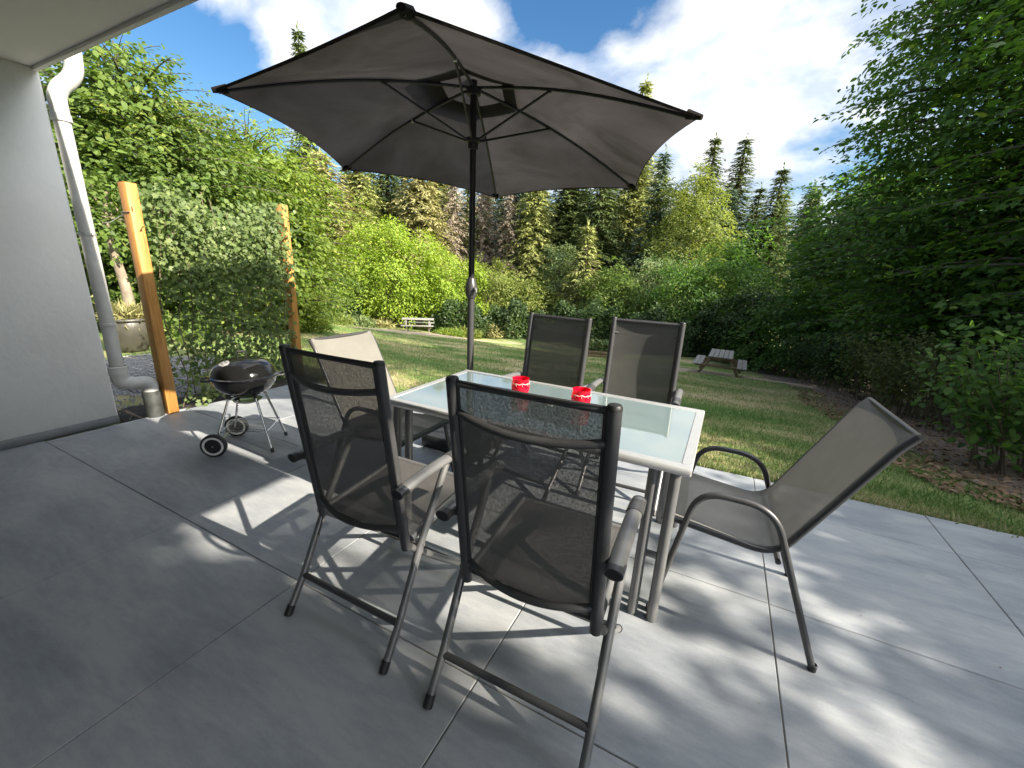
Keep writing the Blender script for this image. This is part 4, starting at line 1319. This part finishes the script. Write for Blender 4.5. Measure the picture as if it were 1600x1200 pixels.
broadleaf('beech_tree', 'dense dark tree closing the view behind the right-hand beeches', 'tree', 10.0, 18.5, (4.2, 4.2, 4.8), 4.8, 700, 40, 0.26, 'maple_b', 35, LEAF_OVAL, 0.8, 0.18, group=RG, shell=0.6, limbs=8)
broadleaf('beech_tree', 'dark tree at the far end of the right-hand row, above the hedge corner', 'tree', 7.5, 27.5, (4.0, 4.0, 4.4), 4.4, 700, 40, 0.26, 'maple_b', 36, LEAF_OVAL, 0.8, 0.16, group=RG, shell=0.6, limbs=8)
# unseen trees: the low one dapples the patio, the tall one is added shade
broadleaf('maple_tree', 'airy low maple right of the patio that dapples the paving with shade', 'tree', 8.3, 2.7, (1.9, 3.2, 1.4), 2.72, 2300, 34, 0.13, 'maple', 37, LEAF_LOBED, 0.5, 0.10, group=RG, shell=0.35, limbs=10, lump=0.35)
broadleaf('maple_tree', 'tall unseen maple right of the patio, added to shade the paving near the house', 'tree', 8.8, -2.3, (2.3, 2.6, 4.6), 6.0, 4200, 42, 0.17, 'maple', 38, LEAF_LOBED, 0.45, 0.16, group=RG, shell=0.3, limbs=10, lump=0.07)

broadleaf('maple_tree', 'dense unseen maple beyond the patio, in line with the house, added to block low sky light', 'tree', 14.5, -2.5, (2.6, 4.0, 3.6), 3.4, 420, 36, 0.30, 'maple', 39, LEAF_LOBED, 1.0, 0.18, group=RG, shell=0.6, limbs=8)  # this and the next tree: unseen, added to hold back low sky glow
broadleaf('beech_tree', 'dense unseen beech beyond the patio, in line with the table, added to block low sky light', 'tree', 14.0, 4.6, (2.6, 3.8, 3.4), 3.2, 420, 36, 0.30, 'maple_b', 40, LEAF_OVAL, 1.0, 0.18, group=RG, shell=0.6, limbs=8)

# twiggy shrubs under the boughs
SH = [(2.9, 5.6, 0.85, 1.05, 'leafy shrub at the right edge where bark mulch meets the lawn', 'maple_b', 0.085),
      (4.3, 7.0, 1.15, 1.25, 'thick green shrub at the right edge under the big maple', 'darkhedge', 0.085),
      (3.6, 8.7, 0.95, 1.15, 'twiggy brown-green shrub behind the tilted sling chair back', 'shrub', 0.07),
      (3.5, 10.6, 0.95, 1.2, 'thin twiggy shrub at the middle of the mulch edge', 'shrub', 0.075),
      (3.7, 12.8, 1.05, 1.3, 'sparse twiggy shrub left of the thin mulch-edge shrub', 'shrub', 0.08),
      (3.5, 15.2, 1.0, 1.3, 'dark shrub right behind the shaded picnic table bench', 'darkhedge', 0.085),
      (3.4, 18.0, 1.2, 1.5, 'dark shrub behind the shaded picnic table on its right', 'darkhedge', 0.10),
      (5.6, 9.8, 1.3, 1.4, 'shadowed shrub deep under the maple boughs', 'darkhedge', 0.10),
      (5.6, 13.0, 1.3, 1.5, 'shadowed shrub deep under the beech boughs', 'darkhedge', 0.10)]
for i, (x, y, r, h, lab, mt, lf) in enumerate(SH):
    z0 = float(zt(x, y))
    rng = rng_of(60 + i)
    t = empty('shrub', (x, y, z0), 0, lab, 'shrub', 'shrubs along the right-hand mulch edge')
    m = MB(); tips = []
    for k in range(34):
        a = rng.uniform(0, 6.28); rr = r * math.sqrt(rng.random()) * 0.45
        b = np.array([rr * math.cos(a), rr * math.sin(a), -0.02])
        e = b + np.array([math.cos(a) * r * rng.uniform(.1, .7), math.sin(a) * r * rng.uniform(.1, .7), h * rng.uniform(0.7, 1.35)])
        mid = (b + e) / 2 + np.array([0, 0, 0.12 * h])
        pts = bez([b, mid, e], 5)
        m.tube(pts, [0.010 * (1 - .7 * j / (len(pts) - 1)) for j in range(len(pts))], 4)
        tips += [np.array(p) for p in pts[3:]]
    m.build('stems', M['twig'], t)
    tips = np.array(tips)
    n = 3600 if mt == 'darkhedge' else 2300
    P = tips[rng.integers(0, len(tips), n)] + rng.normal(0, 0.13 * r, (n, 3))
    P[:, 2] = np.abs(P[:, 2]) + 0.02
    V, l, s, tt = leaves(P, rng.normal(0, .5, (n, 3)) + np.array([-.2, -.2, .9]), rng.normal(0, 1, (n, 3)) - np.array([0, 0, .4]), lf * rng.uniform(.6, 1.25, n), LEAF_OVAL)
    np_mesh('foliage', V, l, s, tt, M[mt], t)

# left-hand side
LG = 'broadleaf trees behind the climber screen on the left'
bough_tree('hornbeam_tree', 'tall green hornbeam next to the house, behind the nearer orange post', 'tree', -11.2, 4.7, (2.7, 2.9, 3.0), 2.75, 230, 0.095, 'hornbeam', 41, LEAF_OVAL, 0.10, 0.45, 7, 0.12, -0.97, LG, fill=900, fill_leaf=.13, irregular=0.12)
bough_tree('hornbeam_tree', 'lighter yellow-green hornbeam behind the climber, left of the farther orange post', 'tree', -13.1, 8.3, (3.1, 3.0, 3.3), 2.9, 240, 0.105, 'lime', 42, LEAF_OVAL, 0.11, 0.48, 7, 0.12, -0.97, LG, fill=900, fill_leaf=.14, irregular=0.12)
broadleaf('crooked_tree', 'small tree with a pale crooked trunk standing above the dark pot', 'tree', -9.1, 3.35, (0.8, 0.8, 0.6), 2.1, 60, 30, 0.09, 'hornbeam', 43, LEAF_OVAL, 0.4, 0.10, bark='bark_pale', limbs=5)

MG = 'bright shrubs along the back of the lawn'
def az_of(x_, y_):
    return x_
B = [(-53.2, 20, (1.7, 1.7, 1.75), 1.5, 330, 30, 0.10, 'hornbeam', 'conical mid-green shrub just right of the farther orange post', 'shrub'),
     (-43.6, 27.5, (3.1, 3.0, 3.0), 3.3, 620, 40, 0.15, 'lime_bright', 'large bright lime-green shrub behind the sunny picnic table', 'shrub'),
     (-36.0, 29, (2.5, 2.3, 2.5), 2.3, 420, 36, 0.15, 'lime_bright', 'rounded bright green shrub left of the parasol crank', 'shrub'),
     (-30.6, 30, (2.6, 2.3, 2.3), 2.2, 380, 34, 0.16, 'yellowgreen', 'yellow-tipped shrub right of the parasol crank', 'shrub'),
     (-25.0, 30.5, (2.3, 2.2, 1.9), 1.9, 320, 32, 0.16, 'yellowgreen', 'low yellow-green shrub behind the left far chair back', 'shrub'),
     (-21.0, 31, (1.35, 1.35, 3.3), 3.3, 300, 30, 0.14, 'greygreen', 'narrow grey-green young tree above the gap between the far chairs', 'tree'),
     (-13.5, 28, (1.9, 1.8, 2.2), 2.3, 320, 32, 0.16, 'hornbeam', 'soft green ash sapling behind the right far chair back', 'tree'),
     (-9.2, 29.5, (2.2, 2.0, 2.7), 2.7, 340, 32, 0.16, 'greygreen', 'green bush between the right far chair and the shaded picnic table', 'shrub'),
     (-5.2, 35, (2.8, 2.6, 5.0), 6.6, 560, 34, 0.20, 'yellowgreen', 'yellow-green tree lit by the sun left of the tall dark right-hand trees', 'tree'),
     (-4.3, 26, (2.2, 2.0, 2.5), 2.5, 340, 32, 0.16, 'maple_b', 'dark green bush behind the shaded picnic table on its left', 'shrub'),
     (0.2, 28, (2.3, 2.2, 3.2), 3.2, 360, 32, 0.18, 'maple_b', 'dark green bush under the far right-hand beech', 'shrub'),
     (2.6, 23.5, (1.7, 1.6, 1.7), 1.6, 300, 32, 0.15, 'darkhedge', 'low dark bush at the end of the hedge right of the shaded picnic table', 'shrub'),
     (6.5, 22.0, (1.7, 1.6, 1.6), 1.5, 300, 32, 0.15, 'maple_b', 'low dark bush under the shorter beech, far end of the mulch', 'shrub')]
for i, (az, d, rad, cz, ncl, per, lf, mt, lab, cat) in enumerate(B):
    x, y = at_az(az, d)
    broadleaf('broadleaf_shrub' if cat == 'shrub' else 'young_tree', lab, cat, x, y, rad, cz, ncl, per, lf, mt, 80 + i, LEAF_OVAL if i in (1, 2) else LEAF_SIMPLE, 0.5 if rad[0] < 2 else 0.65, 0.07, group=MG if cat == 'shrub' else None, shell=0.66, low_cut=-0.9, limbs=6)

# low dark hedge along the bottom of the lawn
def hedge(name, a0, a1, d, w, h, n, seed, mat, label):
    rng = rng_of(seed)
    x0, y0 = at_az(a0, d); x1, y1 = at_az(a1, d)
    x, y = (x0 + x1) / 2, (y0 + y1) / 2
    t = empty(name, (x, y, float(zt(x, y))), 0, label, 'hedge')
    u = rng.random(n); v = rng.random(n); k = rng.random(n)
    top = h * (0.92 + 0.22 * np.sin(u * 17 + seed) + 0.16 * np.sin(u * 41 + seed * 2) + 0.07 * np.sin(u * 97))
    face = rng.random(n)
    zz = np.where(face < 0.4, top * (0.9 + 0.12 * v), top * v)
    ww = np.where(face < 0.4, (k - 0.5) * w, np.where(face < 0.85, -0.5 * w, 0.5 * w) * (0.75 + .35 * k) * (1 + 0.35 * np.sin(u * 29 + seed)))
    L = np.array([x1 - x0, y1 - y0]); ln = np.linalg.norm(L); dn = L / ln; nn = np.array([-dn[1], dn[0]])
    P = np.stack([(u - .5) * L[0] + nn[0] * ww, (u - .5) * L[1] + nn[1] * ww, zz], 1) + rng.normal(0, 0.11, (n, 3))
    nr = np.stack([-nn[0] * np.sign(-ww), -nn[1] * np.sign(-ww), np.full(n, .8)], 1) + rng.normal(0, .5, (n, 3))
    V, l, s, tt = leaves(P, nr, rng.normal(0, 1, (n, 3)), rng.uniform(.10, .2, n), LEAF_OVAL)
    np_mesh('foliage', V, l, s, tt, M[mat], t)
    m = MB()
    for q in range(int(ln / 0.5)):
        f = (q + .5) / int(ln / .5) - .5
        m.tube([(f * L[0], f * L[1], -0.2), (f * L[0] + rng.normal(0, .1), f * L[1] + rng.normal(0, .1), h * .85)], [0.03, 0.012], 5)
    m.build('stems', M['bark'], t)
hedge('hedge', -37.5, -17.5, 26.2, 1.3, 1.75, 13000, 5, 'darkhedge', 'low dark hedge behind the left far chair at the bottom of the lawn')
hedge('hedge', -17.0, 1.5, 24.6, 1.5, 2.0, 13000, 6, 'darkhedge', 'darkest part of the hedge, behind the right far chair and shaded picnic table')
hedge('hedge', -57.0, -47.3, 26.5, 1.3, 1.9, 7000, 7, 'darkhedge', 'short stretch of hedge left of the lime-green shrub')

# tufts and flower-bed plants
def tuft(az, d, r, h, n, mat, lab, seed, leaf=0.16):
    rng = rng_of(seed); x, y = at_az(az, d)
    t = empty('bedding_plant', (x, y, float(zt(x, y))), 0, lab, 'plant', 'low plants along the lawn edge')
    a = rng.uniform(0, 6.28, n); q = r * np.sqrt(rng.random(n))
    P = np.stack([q * np.cos(a), q * np.sin(a) * .7, h * rng.random(n) * (1 - .5 * (q / r) ** 2)], 1)
    D = np.stack([np.cos(a) * .7, np.sin(a) * .7, rng.uniform(.1, 1.2, n)], 1) + rng.normal(0, .35, (n, 3))
    V, l, s, tt = leaves(P, rng.normal(0, .7, (n, 3)) + np.array([0, 0, .5]), D, leaf * rng.uniform(.6, 1.3, n), LEAF_NEEDLE)
    np_mesh('foliage', V, l, s, tt, M[mat], t)
tuft(-33.5, 24.6, 1.0, 0.55, 900, 'yellowgreen', 'low yellow-green plant in the sun just right of the parasol pole', 1, 0.28)
tuft(-35.8, 23.6, 0.9, 0.35, 700, 'lime', 'flat bright green plant just left of the parasol pole', 2, 0.24)
tuft(-29.5, 25.2, 0.6, 0.8, 500, 'larch', 'pale dry plant at the foot of the dark hedge', 3, 0.25)
tuft(-47.5, 24.8, 1.0, 0.55, 800, 'greygreen', 'pale green bedding plant left of the sunny picnic table', 4, 0.26)
tuft(-50.5, 23.6, 1.1, 0.6, 900, 'yellowgreen', 'yellowish bedding plant right of the farther orange post', 5, 0.25)
tuft(-44.5, 25.6, 0.7, 0.5, 500, 'larch', 'straw-coloured plant behind the sunny picnic table', 6, 0.25)
tuft(-54.0, 15.5, 1.0, 0.5, 900, 'lime', 'low green plants behind the farther orange post', 7, 0.2)
tuft(-67.0, 10.2, 1.0, 0.45, 900, 'hornbeam', 'ground-hugging green plant behind the nearer orange post', 8, 0.16)

# ------------------------------------------------------------------ conifers
PROTO = {
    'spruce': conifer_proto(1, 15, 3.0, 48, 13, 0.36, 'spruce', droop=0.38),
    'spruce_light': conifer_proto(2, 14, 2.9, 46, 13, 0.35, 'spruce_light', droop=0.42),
    'spruce_blue': conifer_proto(3, 12, 2.8, 42, 13, 0.34, 'spruce_blue', droop=0.30),
    'larch': conifer_proto(4, 11, 3.2, 42, 13, 0.36, 'larch', droop=0.5, power=0.6),
    'dead': conifer_proto(5, 12, 2.4, 38, 10, 0.34, 'deadneedle', bark='bark_pale', droop=0.55, sparse=0.8, power=0.55),
    'slim': conifer_proto(6, 17, 2.1, 56, 11, 0.33, 'spruce', droop=0.30),
    'sapling': conifer_proto(7, 6.5, 1.5, 22, 9, 0.36, 'spruce_light', bark='bark_pale', droop=0.2, bare=0.3),
}
PH = {'spruce': 15, 'spruce_light': 14, 'spruce_blue': 12, 'larch': 11, 'dead': 12, 'slim': 17, 'sapling': 6.5}
used = set()
def conifer(kind, name, az, d, top, label, group=None, wide=1.0):
    """top: height of the tip above the patio"""
    x, y = at_az(az, d)
    z0 = float(zt(x, y))
    src = PROTO[kind]
    o = src if kind not in used else copy_tree(src)
    used.add(kind)
    k = (top - z0) / PH[kind]
    o.name = name
    o.location = (x, y, z0)
    o.rotation_euler = (0, 0, random.Random(int(az * 91 + d)).uniform(0, 6.28))
    o.scale = (k * wide, k * wide, k)
    return tag(o, label, 'tree', group)
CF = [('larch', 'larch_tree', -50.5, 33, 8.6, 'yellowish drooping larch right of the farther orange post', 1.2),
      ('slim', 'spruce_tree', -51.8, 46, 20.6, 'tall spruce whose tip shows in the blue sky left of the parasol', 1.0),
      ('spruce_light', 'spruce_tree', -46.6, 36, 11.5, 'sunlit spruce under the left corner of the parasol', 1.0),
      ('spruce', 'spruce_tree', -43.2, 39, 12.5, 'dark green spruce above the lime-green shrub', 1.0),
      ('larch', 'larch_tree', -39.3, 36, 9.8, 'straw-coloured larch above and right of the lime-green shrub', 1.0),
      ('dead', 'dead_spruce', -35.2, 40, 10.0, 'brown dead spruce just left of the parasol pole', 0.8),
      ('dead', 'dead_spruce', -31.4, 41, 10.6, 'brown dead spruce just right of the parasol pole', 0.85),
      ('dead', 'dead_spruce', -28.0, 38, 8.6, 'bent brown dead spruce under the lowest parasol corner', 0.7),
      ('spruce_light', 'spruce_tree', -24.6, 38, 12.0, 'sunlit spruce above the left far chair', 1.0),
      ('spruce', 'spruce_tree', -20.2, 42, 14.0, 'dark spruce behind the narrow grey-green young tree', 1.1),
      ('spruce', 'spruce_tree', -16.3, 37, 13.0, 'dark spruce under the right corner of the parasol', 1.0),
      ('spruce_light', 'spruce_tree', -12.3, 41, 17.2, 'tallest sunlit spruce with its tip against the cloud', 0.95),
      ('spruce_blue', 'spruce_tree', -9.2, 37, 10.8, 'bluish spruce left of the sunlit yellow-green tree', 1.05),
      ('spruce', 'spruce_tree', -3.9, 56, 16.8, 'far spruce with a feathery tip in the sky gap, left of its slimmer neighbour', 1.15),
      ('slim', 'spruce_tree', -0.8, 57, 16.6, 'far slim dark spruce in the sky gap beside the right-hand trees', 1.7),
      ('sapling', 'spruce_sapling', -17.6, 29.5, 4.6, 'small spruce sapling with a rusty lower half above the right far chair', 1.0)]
for kind, name, az, d, top, lab, wd in CF:
    conifer(kind, name, az, d, top, lab, 'conifers behind the garden', wd * 1.35)
rr = random.Random(4)
k = 0
for az in np.arange(-74, 12, 1.7):
    kind = ['spruce', 'spruce', 'spruce_light', 'spruce_blue'][k % 4]
    d = 46 + rr.uniform(-3, 14)
    conifer(kind, 'spruce_tree', az + rr.uniform(-1, 1), d, (rr.uniform(10.5, 14.5) if -56 < az < -11 else (rr.uniform(9.5, 11.5) if az >= -11 else rr.uniform(7.0, 9.0))), 'dark conifer in the wood far behind the lawn', 'far conifers behind the garden', 1.75)
    k += 1

# ------------------------------------------------------------------ grass, litter and stones
def grass():
    rng = rng_of(77)
    n = 230000
    y = 3.27 + 15 * rng.random(n) ** 1.9
    x = -0.62 * y + rng.uniform(-1, 1, n) * (3.2 + 0.62 * y)
    ok = (x < np.interp(y, *MULCH_L) + rng.normal(0, .25, n)) & ~((x < -4.2) & (x > -8.3) & (y < 3.35))
    ok &= ((x - 0.35) / 2.4) ** 2 + ((y - 16.3) / 1.15) ** 2 > 1
    ok &= ((x + 14.6) / 3.0) ** 2 + ((y - 17) / 1.5) ** 2 > 1
    ok &= np.sin(x * 2.3 + np.sin(y * 1.7) * 1.5) * np.sin(y * 2.9 + x) + rng.normal(0, .5, n) > -0.75
    x, y = x[ok], y[ok]
    xe = rng.uniform(-4.2, 3.6, 9000); ye = edge_y(xe) + np.abs(rng.normal(0, 0.05, 9000)) + 0.012
    x = np.concatenate([x, xe]); y = np.concatenate([y, ye])
    n = len(x)
    P = np.stack([x, y, zt(x, y) - 0.005], 1)
    D = np.stack([rng.normal(0, .55, n), rng.normal(0, .55, n), np.ones(n)], 1)
    edge = np.exp(-((y - 3.27) / 0.15) ** 2)
    S = rng.uniform(0.022, 0.055, n) * (1 + 0.35 * (y / 8)) * (1 + 0.9 * edge * rng.random(n))
    V, l, s, t = leaves(P, rng.normal(0, 1, (n, 3)) * np.array([1, 1, .2]), D, S, LEAF_NEEDLE * np.array([1, .55, .6]))
    tag(np_mesh('lawn_grass', V, l, s, t, M['grass']), 'short dry lawn grass with green patches', 'grass', kind='stuff')
grass()

def litter():
    rng = rng_of(78)
    n = 9000
    y = 3.9 + 10 * rng.random(n) ** 1.5
    x = np.interp(y, *MULCH_L) - 0.5 + rng.random(n) ** 1.3 * 4
    P = np.stack([x, y, zt(x, y) + 0.02 + rng.random(n) * .015], 1)
    V, l, s, t = leaves(P, rng.normal(0, .4, (n, 3)) + np.array([0, 0, 1]), rng.normal(0, 1, (n, 3)), rng.uniform(.02, .075, n), LEAF_OVAL)
    tag(np_mesh('leaf_litter', V, l, s, t, M['litter']), 'dry leaves and bark chips scattered on the mulch', 'leaf litter', kind='stuff')
litter()

def grit():
    rng = rng_of(80); m = MB()
    for k in range(150):
        x, y = rng.uniform(-4.2, 2.6), rng.uniform(0.1, 3.1)
        q = rng.uniform(0.0012, 0.0045)
        c = Vector((x, y, q * .5 + 0.0008))
        m.add([c + Vector(d) * q * rng.uniform(.6, 1.3) for d in ((1, 0, 0), (-1, 0, 0), (0, 1, 0), (0, -1, 0), (0, 0, .5), (0, 0, -.5))],
              [(0, 2, 4), (2, 1, 4), (1, 3, 4), (3, 0, 4), (2, 0, 5), (1, 2, 5), (3, 1, 5), (0, 3, 5)])
    tag(m.build('grit', M['bare_earth'], smooth=False), 'tiny crumbs of grit scattered over the patio tiles', 'grit', kind='stuff')
grit()

def pebbles():
    rng = rng_of(79); m = MB()
    for k in range(1500):
        x, y = rng.uniform(-7.6, -4.75), rng.uniform(1.48, 2.9)
        s = rng.uniform(0.008, 0.022)
        c = Vector((x, y, -0.035 + s * .3))
        pts = []
        for d in ((1, 0, 0), (-1, 0, 0), (0, 1, 0), (0, -1, 0), (0, 0, .7), (0, 0, -.7)):
            pts.append(c + Vector(d) * s * rng.uniform(.7, 1.25))
        m.add(pts, [(0, 2, 4), (2, 1, 4), (1, 3, 4), (3, 0, 4), (2, 0, 5), (1, 2, 5), (3, 1, 5), (0, 3, 5)])
    tag(m.build('gravel_stones', M['stone'], smooth=False), 'loose grey gravel beside the house', 'gravel', kind='stuff')
pebbles()
